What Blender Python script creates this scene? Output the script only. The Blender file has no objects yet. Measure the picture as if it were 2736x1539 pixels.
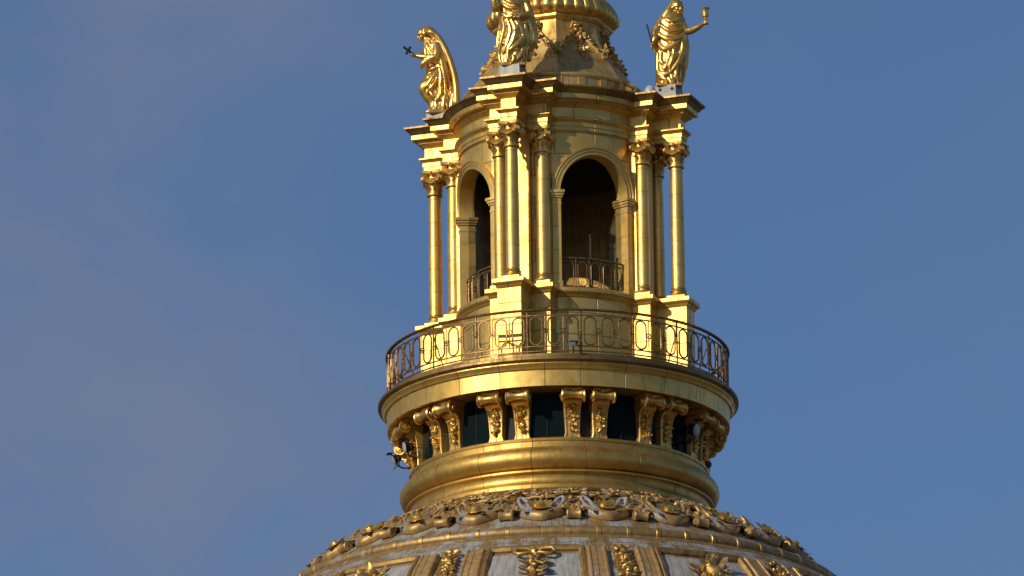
import bpy, bmesh, math, random
from math import sin, cos, pi, radians, sqrt, atan2, exp
from mathutils import Vector, Matrix, noise as mnoise

random.seed(7)
SC = bpy.context.scene
COL = SC.collection

# ------------------------------------------------------------------ camera
cam_d = bpy.data.cameras.new('camera')
cam = bpy.data.objects.new('camera', cam_d)
COL.objects.link(cam)
SC.camera = cam
YAW, PITCH, ROLL = radians(-0.270056), radians(16.391423), radians(-0.748792)
fw = Vector((sin(YAW)*cos(PITCH), cos(YAW)*cos(PITCH), sin(PITCH)))
rt = Vector((cos(YAW), -sin(YAW), 0))
up = rt.cross(fw)
rt2 = rt*cos(ROLL) + up*sin(ROLL)
up2 = -rt*sin(ROLL) + up*cos(ROLL)
cam.matrix_world = Matrix(((rt2.x, up2.x, -fw.x, 0), (rt2.y, up2.y, -fw.y, -264.0), (rt2.z, up2.z, -fw.z, 1.7), (0, 0, 0, 1)))
cam_d.sensor_width = 36
cam_d.lens = 26330/2736*36
cam_d.clip_start = 1
cam_d.clip_end = 20000

# ------------------------------------------------------------------ sky and sun
SUN_AZ, SUN_EL = radians(-46), radians(26)     # azimuth 0 = towards the camera, negative = left
sun_dir = Vector((sin(SUN_AZ)*cos(SUN_EL), -cos(SUN_AZ)*cos(SUN_EL), sin(SUN_EL)))
sd = bpy.data.lights.new('sun', 'SUN')
sd.energy = 3.1
sd.angle = radians(0.55)
sd.color = (1.0, 0.90, 0.70)
so = bpy.data.objects.new('sun', sd)
so.rotation_euler = sun_dir.to_track_quat('Z', 'Y').to_euler()
so.location = (-60, -60, 140)
COL.objects.link(so)

W = bpy.data.worlds.new('World')
SC.world = W
W.use_nodes = True
nt = W.node_tree
N, L = nt.nodes, nt.links
bg = N['Background']
sky = N.new('ShaderNodeTexSky')
sky.sky_type = 'NISHITA'
sky.sun_disc = False
sky.sun_elevation = SUN_EL
sky.sun_rotation = pi - SUN_AZ
sky.altitude = 0
sky.air_density = 1.0
sky.dust_density = 0.6
sky.ozone_density = 3.0
tc = N.new('ShaderNodeTexCoord')
mp = N.new('ShaderNodeMapping')
mp.inputs['Scale'].default_value = (14, 14, 22)
mp.inputs['Location'].default_value = (0.2, 0.9, 3.6)
cn = N.new('ShaderNodeTexNoise')
cn.inputs['Scale'].default_value = 1.0
cn.inputs['Detail'].default_value = 5
cn.inputs['Roughness'].default_value = 0.5
cn.inputs['Distortion'].default_value = 0.25
cr = N.new('ShaderNodeMapRange')
cr.interpolation_type = 'SMOOTHSTEP'
cr.inputs['From Min'].default_value = 0.34
cr.inputs['From Max'].default_value = 0.66
cr.inputs['To Min'].default_value = 0.0
cr.inputs['To Max'].default_value = 0.95
L.new(tc.outputs['Generated'], mp.inputs['Vector'])
L.new(mp.outputs['Vector'], cn.inputs['Vector'])
L.new(cn.outputs['Fac'], cr.inputs['Value'])
# thin cloud bank lies to the left of the tower
sx = N.new('ShaderNodeSeparateXYZ')
L.new(tc.outputs['Generated'], sx.inputs[0])
gr = N.new('ShaderNodeMapRange')
gr.interpolation_type = 'SMOOTHSTEP'
gr.inputs['From Min'].default_value = 0.03
gr.inputs['From Max'].default_value = -0.055
gr.inputs['To Min'].default_value = 0.22
gr.inputs['To Max'].default_value = 1.0
L.new(sx.outputs['X'], gr.inputs['Value'])
mu = N.new('ShaderNodeMath'); mu.operation = 'MULTIPLY'
L.new(cr.outputs[0], mu.inputs[0]); L.new(gr.outputs[0], mu.inputs[1])
tint = N.new('ShaderNodeMix'); tint.data_type = 'RGBA'; tint.blend_type = 'MULTIPLY'
tint.inputs['Factor'].default_value = 1.0
tint.inputs[7].default_value = (0.67, 0.76, 0.94, 1)
L.new(sky.outputs['Color'], tint.inputs[6])
mx = N.new('ShaderNodeMix'); mx.data_type = 'RGBA'
mx.inputs[7].default_value = (2.05, 2.58, 3.75, 1)
L.new(mu.outputs[0], mx.inputs['Factor'])
L.new(tint.outputs[2], mx.inputs[6])
L.new(mx.outputs[2], bg.inputs['Color'])
bg.inputs['Strength'].default_value = 0.08

vs = SC.view_settings
vs.view_transform = 'Standard'
vs.look = 'None'
vs.exposure = 0.0
vs.gamma = 1.0
vs.use_curve_mapping = False
SC.cycles.max_bounces = 8
SC.cycles.glossy_bounces = 6
SC.cycles.sample_clamp_indirect = 6

# ------------------------------------------------------------------ materials
def mat(name):
    m = bpy.data.materials.new(name)
    m.use_nodes = True
    return m, m.node_tree.nodes, m.node_tree.links, m.node_tree.nodes['Principled BSDF']

def noise_node(N, L, vec, scale, detail=4, rough=0.55, vscale=None):
    if vscale:
        mpn = N.new('ShaderNodeMapping')
        mpn.inputs['Scale'].default_value = vscale
        L.new(vec, mpn.inputs['Vector'])
        vec = mpn.outputs['Vector']
    n = N.new('ShaderNodeTexNoise')
    n.inputs['Scale'].default_value = scale
    n.inputs['Detail'].default_value = detail
    n.inputs['Roughness'].default_value = rough
    L.new(vec, n.inputs['Vector'])
    return n.outputs['Fac']

def ramp(N, L, fac, a, b, to0=0.0, to1=1.0):
    r = N.new('ShaderNodeMapRange')
    r.interpolation_type = 'SMOOTHSTEP'
    r.inputs['From Min'].default_value = a
    r.inputs['From Max'].default_value = b
    r.inputs['To Min'].default_value = to0
    r.inputs['To Max'].default_value = to1
    L.new(fac, r.inputs['Value'])
    return r.outputs[0]

def mixc(N, L, fac, a, b):
    m = N.new('ShaderNodeMix'); m.data_type = 'RGBA'
    for sock, v in ((m.inputs['Factor'], fac), (m.inputs[6], a), (m.inputs[7], b)):
        if isinstance(v, (tuple, float, int)):
            sock.default_value = (*v, 1) if isinstance(v, tuple) else v
        else:
            L.new(v, sock)
    return m.outputs[2]

def math_(N, L, op, a, b):
    m = N.new('ShaderNodeMath'); m.operation = op
    for s, v in ((m.inputs[0], a), (m.inputs[1], b)):
        if isinstance(v, (float, int)): s.default_value = v
        else: L.new(v, s)
    return m.outputs[0]

def gold(name, base=(0.73, 0.46, 0.12), pale=(0.80, 0.55, 0.185), rough=(0.40, 0.50), seams=None, sk=1.0, tilt=1.6, worn=0.3, dent=0.35, fine=0.03, wornc=(0.36, 0.20, 0.06)):
    m, N, L, P = mat(name)
    tc = N.new('ShaderNodeTexCoord')
    ge = N.new('ShaderNodeNewGeometry')
    pos = ge.outputs['Position']
    n1 = noise_node(N, L, pos, 1.3, 5)
    n2 = noise_node(N, L, pos, 2.2, 6, 0.65, (1.6, 1.6, 0.35))
    n3 = noise_node(N, L, pos, 5.0, 3)
    c = mixc(N, L, ramp(N, L, n1, 0.35, 0.68), base, pale)
    w = math_(N, L, 'MULTIPLY', ramp(N, L, n2, 0.50, 0.70), worn*2)
    c = mixc(N, L, w, c, wornc)
    rg = math_(N, L, 'ADD', ramp(N, L, n3, 0.3, 0.7, rough[0], rough[1]), math_(N, L, 'MULTIPLY', w, 0.2))
    h = math_(N, L, 'ADD', math_(N, L, 'MULTIPLY', n1, dent), math_(N, L, 'MULTIPLY', n3, fine))
    if seams:
        bt = N.new('ShaderNodeTexBrick')
        bt.offset = 0.5; bt.squash = 1.0
        bt.inputs['Scale'].default_value = 1.0
        bt.inputs['Brick Width'].default_value = seams[0]
        bt.inputs['Row Height'].default_value = seams[1]
        bt.inputs['Mortar Size'].default_value = 0.013
        bt.inputs['Mortar Smooth'].default_value = 0.2
        bt.inputs['Bias'].default_value = 0.0
        bt.inputs['Color1'].default_value = (0.0, 0, 0, 1)
        bt.inputs['Color2'].default_value = (1.0, 1, 1, 1)
        L.new(tc.outputs['UV'], bt.inputs['Vector'])
        sep = N.new('ShaderNodeSeparateColor')
        L.new(bt.outputs['Color'], sep.inputs[0])
        # each sheet a slightly different gilding
        c = mixc(N, L, math_(N, L, 'MULTIPLY', sep.outputs[0], 0.30), c, (0.88, 0.56, 0.14))
        c = mixc(N, L, math_(N, L, 'MULTIPLY', bt.outputs['Fac'], 0.75*sk), c, (0.20, 0.11, 0.04))
        h = math_(N, L, 'SUBTRACT', h, math_(N, L, 'MULTIPLY', bt.outputs['Fac'], 0.25*sk))
        su = N.new('ShaderNodeSeparateXYZ')
        L.new(tc.outputs['UV'], su.inputs[0])
        tl = math_(N, L, 'MULTIPLY', math_(N, L, 'SUBTRACT', sep.outputs[0], 0.5), tilt)
        h = math_(N, L, 'ADD', h, math_(N, L, 'MULTIPLY', tl, math_(N, L, 'ADD', su.outputs[0], su.outputs[1])))
    bp = N.new('ShaderNodeBump')
    bp.inputs['Strength'].default_value = 0.55
    bp.inputs['Distance'].default_value = 0.06
    L.new(h, bp.inputs['Height'])
    L.new(bp.outputs['Normal'], P.inputs['Normal'])
    L.new(c, P.inputs['Base Color'])
    L.new(rg, P.inputs['Roughness'])
    P.inputs['Metallic'].default_value = 0.87
    return m

M = {}
M['gold'] = gold('gilded_sheet', seams=(1.15, 0.62))
M['gold_band'] = gold('gilded_band', seams=(1.3, 3.7), worn=0.3, dent=0.5)
M['gold_base'] = gold('gilded_base', seams=(1.55, 9.0), worn=0.3, dent=0.7, base=(0.52, 0.315, 0.08), pale=(0.62, 0.40, 0.12))
M['gold_col'] = gold('gilded_column', seams=(9.0, 0.68), sk=0.35, tilt=0.0, worn=0.2, dent=0.45)
M['gold_cast'] = gold('gilded_cast', worn=0.4, dent=0.1, fine=0.08, rough=(0.3, 0.45), base=(0.72, 0.44, 0.11))
M['gold_statue'] = gold('gilded_statue', worn=0.35, dent=0.1, fine=0.14, rough=(0.27, 0.40), base=(0.76, 0.45, 0.11), wornc=(0.38, 0.18, 0.06))
M['gold_roof'] = gold('gilded_roof', seams=(0.9, 0.7), sk=.7, worn=0.5, dent=0.3, base=(0.62, 0.42, 0.155), pale=(0.72, 0.52, 0.22), rough=(0.46, 0.6))
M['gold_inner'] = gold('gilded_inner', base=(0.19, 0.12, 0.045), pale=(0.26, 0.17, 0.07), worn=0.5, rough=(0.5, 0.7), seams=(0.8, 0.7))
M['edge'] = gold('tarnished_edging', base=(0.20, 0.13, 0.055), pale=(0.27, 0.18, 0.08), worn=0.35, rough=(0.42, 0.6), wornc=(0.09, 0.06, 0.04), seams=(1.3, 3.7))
M['gold_old'] = gold('weathered_gilding', base=(0.42, 0.26, 0.09), pale=(0.56, 0.37, 0.14), worn=0.55, rough=(0.42, 0.6), dent=0.15, fine=0.2, wornc=(0.2, 0.13, 0.08))

def lead_mix(name, cover, seams, scale=0.9, goldc=(0.34, 0.22, 0.10)):
    """pale weathered lead sheets with remains of gilding"""
    m, N, L, P = mat(name)
    tc = N.new('ShaderNodeTexCoord'); ge = N.new('ShaderNodeNewGeometry')
    pos = ge.outputs['Position']; uv = tc.outputs['UV']
    n1 = noise_node(N, L, uv, scale, 6, 0.62, (1.0, 1.0, 1.0))
    n2 = noise_node(N, L, uv, 2.6, 6, 0.7, (3.2, 0.32, 1))
    n3 = noise_node(N, L, pos, 7.0, 5, 0.6)
    lead = mixc(N, L, ramp(N, L, n2, 0.3, 0.72), (0.44, 0.435, 0.42), (0.17, 0.165, 0.155))
    lead = mixc(N, L, ramp(N, L, n3, 0.55, 0.8, 0, 0.6), lead, (0.58, 0.58, 0.57))
    gcol = mixc(N, L, ramp(N, L, n3, 0.35, 0.7), goldc, tuple(min(1, v*1.5) for v in goldc))
    k = math_(N, L, 'ADD', math_(N, L, 'MULTIPLY', n1, 0.55), math_(N, L, 'MULTIPLY', n2, 0.45))
    mask = ramp(N, L, k, cover-0.02, cover+0.02)
    c = mixc(N, L, mask, gcol, lead)
    bt = N.new('ShaderNodeTexBrick')
    bt.offset = 0.5
    bt.inputs['Scale'].default_value = 1.0
    bt.inputs['Brick Width'].default_value = seams[0]
    bt.inputs['Row Height'].default_value = seams[1]
    bt.inputs['Mortar Size'].default_value = 0.016
    bt.inputs['Mortar Smooth'].default_value = 0.2
    L.new(uv, bt.inputs['Vector'])
    c = mixc(N, L, math_(N, L, 'MULTIPLY', bt.outputs['Fac'], 0.7), c, (0.10, 0.08, 0.06))
    h = math_(N, L, 'ADD', math_(N, L, 'MULTIPLY', n3, 0.25), math_(N, L, 'MULTIPLY', mask, 0.05))
    h = math_(N, L, 'SUBTRACT', h, math_(N, L, 'MULTIPLY', bt.outputs['Fac'], 0.3))
    bp = N.new('ShaderNodeBump')
    bp.inputs['Strength'].default_value = 0.6
    bp.inputs['Distance'].default_value = 0.06
    L.new(h, bp.inputs['Height'])
    L.new(bp.outputs['Normal'], P.inputs['Normal'])
    L.new(c, P.inputs['Base Color'])
    gm = N.new('ShaderNodeMapRange')
    gm.inputs['To Min'].default_value = 0.55; gm.inputs['To Max'].default_value = 0.05
    L.new(mask, gm.inputs['Value'])
    L.new(gm.outputs[0], P.inputs['Metallic'])
    P.inputs['Roughness'].default_value = 0.5
    return m

M['dome'] = lead_mix('dome_lead', 0.495, (0.95, 1.1), 0.9, (0.30, 0.19, 0.08))
M['lead'] = lead_mix('bare_lead', 0.38, (2.5, 2.5), 1.4)
M['gilt_relief'] = gold('gilt_relief', base=(0.5, 0.31, 0.09), pale=(0.62, 0.40, 0.13), worn=0.45, rough=(0.38, 0.55), dent=0.1, fine=0.1, wornc=(0.25, 0.15, 0.07))
M['gold_relief'] = gold('roof_relief', base=(0.58, 0.39, 0.14), pale=(0.68, 0.48, 0.19), worn=0.3, rough=(0.4, 0.55), dent=0.1, fine=0.1)
M['orn'] = lead_mix('worn_gilt_relief', 0.54, (50, 50), 2.2, (0.38, 0.235, 0.085))
M['ring'] = lead_mix('worn_gilt_moulding', 0.57, (50, 50), 1.3, (0.28, 0.18, 0.075))
M['lead_orn'] = lead_mix('worn_ornament', 0.56, (50, 50), 3.2, (0.42, 0.26, 0.10))

def simple(name, col, rough, metal=0.0, var=0.25, scale=6.0):
    m, N, L, P = mat(name)
    ge = N.new('ShaderNodeNewGeometry')
    n = noise_node(N, L, ge.outputs['Position'], scale, 5, 0.6)
    c = mixc(N, L, ramp(N, L, n, 0.3, 0.7), tuple(v*(1-var) for v in col), tuple(min(1, v*(1+var)) for v in col))
    L.new(c, P.inputs['Base Color'])
    P.inputs['Roughness'].default_value = rough
    P.inputs['Metallic'].default_value = metal
    return m

M['iron'] = simple('rusty_iron', (0.23, 0.14, 0.055), 0.45, 0.75, 0.5, 12)
M['black'] = simple('black_metal', (0.018, 0.018, 0.02), 0.45)
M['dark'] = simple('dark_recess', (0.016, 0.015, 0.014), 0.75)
M['frame'] = simple('window_frame_paint', (0.005, 0.007, 0.007), 0.9)
M['lens'] = simple('frosted_lens', (0.42, 0.40, 0.36), 0.3, 0, 0.05)
M['white'] = simple('white_shell', (0.42, 0.44, 0.46), 0.35, 0, 0.08)
M['grey'] = simple('grey_housing', (0.2, 0.22, 0.24), 0.4, 0.1)
M['darkrod'] = simple('dark_bronze', (0.05, 0.03, 0.015), 0.6, 0.3)
M['stone'] = simple('stone_wall', (0.42, 0.38, 0.31), 0.85, 0, 0.2, 0.8)
M['ground'] = simple('ground_paving', (0.10, 0.078, 0.052), 0.9, 0, 0.35, 0.03)
g, N_, L_, P_ = mat('window_glass')
P_.inputs['Base Color'].default_value = (0.006, 0.012, 0.013, 1)
P_.inputs['Roughness'].default_value = 0.2
P_.inputs['Specular IOR Level'].default_value = 0.05
ge_ = N_.new('ShaderNodeNewGeometry')
b_ = N_.new('ShaderNodeBump'); b_.inputs['Strength'].default_value = 0.25
L_.new(noise_node(N_, L_, ge_.outputs['Position'], 2.0, 2), b_.inputs['Height'])
L_.new(b_.outputs['Normal'], P_.inputs['Normal'])
M['glass'] = g

# ------------------------------------------------------------------ mesh builder
def rad2(r, phi):                     # azimuth 0 faces the camera, + = right
    return Vector((r*sin(phi), -r*cos(phi), 0))

class MB:
    def __init__(s):
        s.v = []; s.f = []; s.uv = []
    def add(s, co):
        s.v.append(tuple(co)); return len(s.v)-1
    def face(s, idx, uv=None):
        s.f.append(tuple(idx))
        s.uv.append(uv if uv else [(s.v[i][0], s.v[i][2]) for i in idx])
    def grid(s, rows, closed=False, uvs=None, flip=False):
        """rows: list of lists of points, all the same length"""
        base = len(s.v)
        n = len(rows[0])
        for r in rows:
            for p in r: s.v.append(tuple(p))
        m = n if closed else n-1
        for i in range(len(rows)-1):
            for j in range(m):
                k = (j+1) % n
                q = [base+i*n+j, base+i*n+k, base+(i+1)*n+k, base+(i+1)*n+j]
                u = None
                if uvs:
                    us, vv = uvs
                    u = [(us[j], vv[i]), (us[j+1], vv[i]), (us[j+1], vv[i+1]), (us[j], vv[i+1])]
                if flip:
                    q.reverse()
                    if u: u.reverse()
                s.face(q, u)
    def lathe(s, prof, seg=128, a0=None, a1=None, phase=0.0, rmod=None):
        """prof from bottom to top, outside seen from outside"""
        full = a0 is None
        if full: a0, a1 = 0, 2*pi
        nn = seg if full else seg+1
        vv = [0.0]
        for (p, q) in zip(prof, prof[1:]): vv.append(vv[-1]+math.dist(p, q))
        rm = max(p[0] for p in prof)
        us = [(a0+(a1-a0)*j/seg)*rm for j in range(seg+1)]
        rows = []
        for (r, z) in prof:
            row = []
            for j in range(nn):
                a = phase+a0+(a1-a0)*j/seg
                rr = rmod(r, z, a) if rmod else r
                p = rad2(rr, a); p.z = z
                row.append(p)
            rows.append(row)
        s.grid(rows, full, (us, vv))
    def box(s, x0, x1, y0, y1, z0, z1, mtx=None, taper=0.0):
        t = taper
        P = [(x0, y0, z0), (x1, y0, z0), (x1, y1, z0), (x0, y1, z0), (x0+t, y0+t, z1), (x1-t, y0+t, z1), (x1-t, y1-t, z1), (x0+t, y1-t, z1)]
        if mtx: P = [tuple(mtx @ Vector(p)) for p in P]
        b = len(s.v); s.v += P
        for q in ((3, 2, 1, 0), (4, 5, 6, 7), (0, 1, 5, 4), (1, 2, 6, 5), (2, 3, 7, 6), (3, 0, 4, 7)):
            s.face([b+i for i in q])
    def arcbox(s, r0, r1, a0, a1, z0, z1, seg=8):
        def row(r, z): return [rad2(r, a0+(a1-a0)*j/seg)+Vector((0, 0, z)) for j in range(seg+1)]
        us = [r1*(a0+(a1-a0)*j/seg) for j in range(seg+1)]
        s.grid([row(r0, z0), row(r1, z0), row(r1, z1), row(r0, z1), row(r0, z0)], False, (us, [0, r1-r0, r1-r0+z1-z0, 2*(r1-r0)+z1-z0, 2*(r1-r0+z1-z0)]))
        for a, fl in ((a0, 0), (a1, 1)):
            b = len(s.v)
            for (r, z) in ((r0, z0), (r1, z0), (r1, z1), (r0, z1)):
                p = rad2(r, a); p.z = z; s.v.append(tuple(p))
            q = [b, b+1, b+2, b+3]
            if not fl: q.reverse()
            s.face(q, [(0, 0), (r1-r0, 0), (r1-r0, z1-z0), (0, z1-z0)])
    def tube(s, pts, rad, seg=8, closed=False, flat=1.0):
        pts = [Vector(p) for p in pts]
        n = len(pts)
        if isinstance(rad, (int, float)): rad = [rad]*n
        rows = []
        T = []
        for i in range(n):
            if closed: t = pts[(i+1) % n]-pts[i-1]
            else: t = pts[min(i+1, n-1)]-pts[max(i-1, 0)]
            T.append(t.normalized() if t.length > 1e-9 else Vector((0, 0, 1)))
        ref = Vector((0, 0, 1)) if abs(T[0].z) < 0.9 else Vector((1, 0, 0))
        u = (ref-T[0]*ref.dot(T[0])).normalized()
        for i in range(n):
            u = (u-T[i]*u.dot(T[i]))
            u = u.normalized() if u.length > 1e-6 else T[i].orthogonal().normalized()
            w = T[i].cross(u)
            rows.append([pts[i]+(u*cos(2*pi*k/seg)+w*sin(2*pi*k/seg)*flat)*rad[i] for k in range(seg)])
        if closed: rows.append(rows[0])
        ln = [0.0]
        for a, b in zip(range(n), range(1, n+1)): ln.append(ln[-1]+(pts[b % n]-pts[a]).length)
        us = [2*pi*max(rad)*k/seg for k in range(seg+1)]
        s.grid(rows, True, (us, ln[:len(rows)]))
        if not closed:
            for i, fl in ((0, True), (n-1, False)):
                b = len(s.v); s.v += [tuple(p) for p in rows[i]]
                q = [b+k for k in range(seg)]
                if fl: q.reverse()
                s.face(q)
    def blob(s, c, r, seg=8, rings=5, mtx=None, lump=0.5):
        c = Vector(c)
        if isinstance(r, (int, float)): r = (r, r, r)
        rows = []
        for i in range(rings+1):
            t = -pi/2+pi*i/rings
            row = []
            for k in range(seg):
                a = 2*pi*k/seg
                p = Vector((r[0]*cos(t)*cos(a), r[1]*cos(t)*sin(a), r[2]*sin(t)))
                if mtx: p = mtx @ p
                if lump: p = p*(1+lump*mnoise.noise((c*9+p*(1.3/max(r)))))
                row.append(c+p)
            rows.append(row)
        s.grid(rows, True)
    def leaf(s, c, d, n, ln, w, curl=0.25):
        """a curling leaf with a raised middle rib; d = direction, n = outward normal"""
        c = Vector(c); d = Vector(d).normalized(); n = Vector(n)
        n = (n-d*n.dot(d)).normalized(); t = d.cross(n)
        rows = []
        for i in range(6):
            k = i/5
            wd = w*(sin(pi*min(1, k*0.82+0.15))**0.6)*(1-0.2*(i % 2))
            lift = ln*curl*(k*k)
            p = c+d*ln*k+n*lift
            th = 0.35*w*(1-k*0.7)
            rows.append([p-t*wd, p-t*wd*0.45+n*th*0.5, p+n*th, p+t*wd*0.45+n*th*0.5, p+t*wd, p-n*th*0.5])
        s.grid(rows, True)
    def mesh(s, name, m, smooth=40, remesh=None):
        me = bpy.data.meshes.new(name)
        me.from_pydata(s.v, [], s.f)
        ul = me.uv_layers.new(name='UVMap')
        flat = []
        for u in s.uv:
            for c in u: flat += [c[0], c[1]]
        ul.data.foreach_set('uv', flat)
        bm = bmesh.new(); bm.from_mesh(me)
        bmesh.ops.remove_doubles(bm, verts=bm.verts, dist=1e-5)
        bmesh.ops.recalc_face_normals(bm, faces=bm.faces)
        bm.to_mesh(me); bm.free()
        if smooth:
            me.polygons.foreach_set('use_smooth', [True]*len(me.polygons))
            me.set_sharp_from_angle(angle=radians(smooth))
        me.materials.append(m)
        me.update()
        return me

def link(name, me, parent=None, mtx=None):
    o = bpy.data.objects.new(name, me)
    COL.objects.link(o)
    if parent: o.parent = parent
    if mtx is not None: o.matrix_local = mtx
    return o

def part(name, mb, m, parent=None, mtx=None, smooth=40):
    return link(name, mb.mesh(name, m, smooth), parent, mtx)

def thing(name, label, cat, loc=(0, 0, 0), group=None):
    o = bpy.data.objects.new(name, None)
    o.empty_display_size = 0.2
    COL.objects.link(o)
    o.location = loc
    tag(o, label, cat, group)
    return o

def tag(o, label=None, cat=None, group=None, kind=None):
    if label: o['label'] = label
    if cat: o['category'] = cat
    if group: o['group'] = group
    if kind: o['kind'] = kind
    return o

def copy_tree(o, parent=None, mtx=None):
    c = o.copy(); COL.objects.link(c)
    if parent: c.parent = parent
    if mtx is not None: c.matrix_local = mtx
    for ch in o.children: copy_tree(ch, c)
    return c

def radial(phi, r=0.0, z=0.0):
    """matrix: local x = tangent (to the right seen from outside), local -y = outward, z up"""
    return Matrix.Translation(rad2(r, phi)+Vector((0, 0, z))) @ Matrix.Rotation(phi, 4, 'Z')

D = radians
CORNERS = [D(a) for a in (-19.4, 70.6, -109.4, 160.6)]
BAYS = [D(a) for a in (25.6, -64.4, 115.6, -154.4)]

# ------------------------------------------------------------------ ground
gm = MB()
rows = []
for rr in (0.0, 30, 120, 500, 2000, 9000):
    rows.append([Vector((rr*cos(2*pi*k/48), rr*sin(2*pi*k/48), 0)) for k in range(48)])
gm.grid(rows, True)
go = part('ground', gm, M['ground'])
tag(go, 'grey paved ground far below the dome', 'ground', kind='structure')

# ------------------------------------------------------------------ the church: dome, lantern and everything fixed to it
church = thing('domed_church', 'gilded lantern with arches and balcony crowning a lead dome with gilt ornament', 'church')

# body below the picture
b = MB()
b.lathe([(13.4, 0), (13.4, 22), (14.2, 22.2), (14.2, 23.0), (13.4, 23.2), (13.4, 40), (14.4, 40.5), (14.4, 41.4), (13.0, 41.6), (13.0, 51), (13.9, 51.4), (13.9, 52.2), (12.7, 52.4), (12.7, 55.4)], 96)
part('drum_wall', b, M['stone'], church)

# dome shell
DOME = [(12.35, 55.4), (12.3, 58.5), (12.05, 61.2), (11.55, 63.6), (10.85, 65.8), (10.1, 67.4), (9.3, 68.75), (8.55, 69.55), (8.1, 69.95), (7.76, 70.20), (7.3, 70.56), (6.7, 71.0), (6.1, 71.38), (5.4, 71.78), (4.7, 72.12), (4.1, 72.38)]
def dome_at(r):
    for (a, b_) in zip(DOME, DOME[1:]):
        if b_[0] <= r <= a[0]:
            k = (r-b_[0])/(a[0]-b_[0])
            return b_[1]+(a[1]-b_[1])*k, atan2(b_[1]-a[1], a[0]-b_[0])
    return DOME[-1][1], 0.4
def dense(prof, n=4):
    out = []
    for (p, q) in zip(prof, prof[1:]):
        for i in range(n): out.append((p[0]+(q[0]-p[0])*i/n, p[1]+(q[1]-p[1])*i/n))
    return out+[prof[-1]]
b = MB(); b.lathe(DOME, 192)
dome = part('dome', b, M['dome'], church, smooth=60)

def on_dome(phi, r, lift=0.0):
    """matrix on the dome: x = tangent right, y = up the slope, z = surface normal"""
    z, sl = dome_at(r)
    out = rad2(1, phi)
    t = Vector((cos(phi), sin(phi), 0))
    upv = (-out*cos(sl)+Vector((0, 0, sin(sl)))).normalized()
    nrm = t.cross(upv)
    p = rad2(r, phi)+Vector((0, 0, z))+nrm*lift
    return Matrix(((t.x, upv.x, nrm.x, p.x), (t.y, upv.y, nrm.y, p.y), (t.z, upv.z, nrm.z, p.z), (0, 0, 0, 1)))

# ring moulding round the dome, a bundle of reeds bound with bands
b = MB()
seg = 240
def roundprof(rc, zc, rr, n=12, lo=-100, hi=190):
    return [(rc+rr*cos(D(lo+(hi-lo)*i/n)), zc+rr*sin(D(lo+(hi-lo)*i/n))) for i in range(n+1)]
b.lathe(roundprof(7.76, 70.21, 0.175), seg)
b.lathe([(8.02, 69.86), (8.05, 70.0), (7.9, 70.13)], seg)
part('ring_moulding', b, M['ring'], dome)
b = MB()
b.tube([(-0.07, 0, 0), (-0.05, 0, 0.0), (0.05, 0, 0.0), (0.07, 0, 0)], [0.17, 0.193, 0.193, 0.17], 14)
proto = b.mesh('ring_band', M['gilt_relief'])
for k in range(60):
    phi = D(-4.4+6*k)
    o = link('ring_band', proto, dome, Matrix.Translation(rad2(7.76, phi)+Vector((0, 0, 70.21))) @ Matrix.Rotation(phi, 4, 'Z'))

# ribs in pairs, running down the dome below the ring
RIB0 = 8.62
def rib_mesh(half, thick):
    b = MB()
    rows = []
    rs = [RIB0+(12.2-RIB0)*i/14 for i in range(15)]
    prof = [(-half-0.03, -0.05), (-half-0.03, thick*0.5), (-half+0.01, thick*0.9), (-half+0.05, thick), (-half+0.09, thick*.95), (-half+.1, thick*.8), (half-.1, thick*.8), (half-.09, thick*.95), (half-0.05, thick), (half-0.01, thick*0.9), (half+0.03, thick*0.5), (half+0.03, -0.05)]
    for r in rs:
        mt = on_dome(0, r)
        k = r/9.2
        rows.append([mt @ Vector((x*min(1.15, k), 0, z)) for (x, z) in prof])
    b.grid(rows)
    mt = on_dome(0, RIB0)
    c = [b.add(mt @ Vector((x*RIB0/9.2, 0, z))) for (x, z) in prof]
    b.face(c)
    return b.mesh('rib', M['lead_orn'], 30)
rm = rib_mesh(0.27, 0.17)
for k in range(12):
    for s in (-1, 1):
        link('rib', rm, dome, Matrix.Rotation(D(10.6+30*k)+s*D(4.3), 4, 'Z'))

# frames of the panels between the ribs
def strip_on_dome(path, prof):
    """path of (phi, r); prof of (offset, height) across"""
    b = MB(); rows = []
    P = [on_dome(p, r).translation for p, r in path]
    Nn = [on_dome(p, r).col[2].to_3d() for p, r in path]
    for i in range(len(P)):
        t = (P[min(i+1, len(P)-1)]-P[max(i-1, 0)]).normalized()
        s = Nn[i].cross(t)
        rows.append([P[i]+s*a+Nn[i]*h for a, h in prof])
    b.grid(rows)
    return b
FRP = [(-0.12, -0.04), (-0.12, 0.07), (-0.06, 0.14), (0.02, 0.15), (0.07, 0.1), (0.08, 0.05), (0.12, 0.05), (0.12, -0.04)]
fw_ = D(8.4)
path = [(-fw_, 9.6+0.6*(3-i)/3) for i in range(3)]+[(-fw_, 9.2), (-fw_, 8.9)]
path = [(-fw_, 10.6), (-fw_, 10.1), (-fw_, 9.6), (-fw_, 9.1), (-fw_, 8.72), (-fw_*0.98, 8.6)]+[(-fw_+2*fw_*i/14, 8.58) for i in range(1, 14)]+[(fw_*0.98, 8.6), (fw_, 8.72), (fw_, 9.1), (fw_, 9.6), (fw_, 10.1), (fw_, 10.6)]
fm = strip_on_dome(path, FRP).mesh('panel_frame', M['gold_old'], 30)
for k in range(12):
    link('panel_frame', fm, dome, Matrix.Rotation(D(-4.4+30*k), 4, 'Z'))
b = MB()
rows = []
for r in (8.74, 9.0, 9.3, 9.7, 10.1, 10.6):
    rows.append([on_dome(D(-7.7+15.4*i/10), r, 0.02).translation for i in range(11)])
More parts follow.
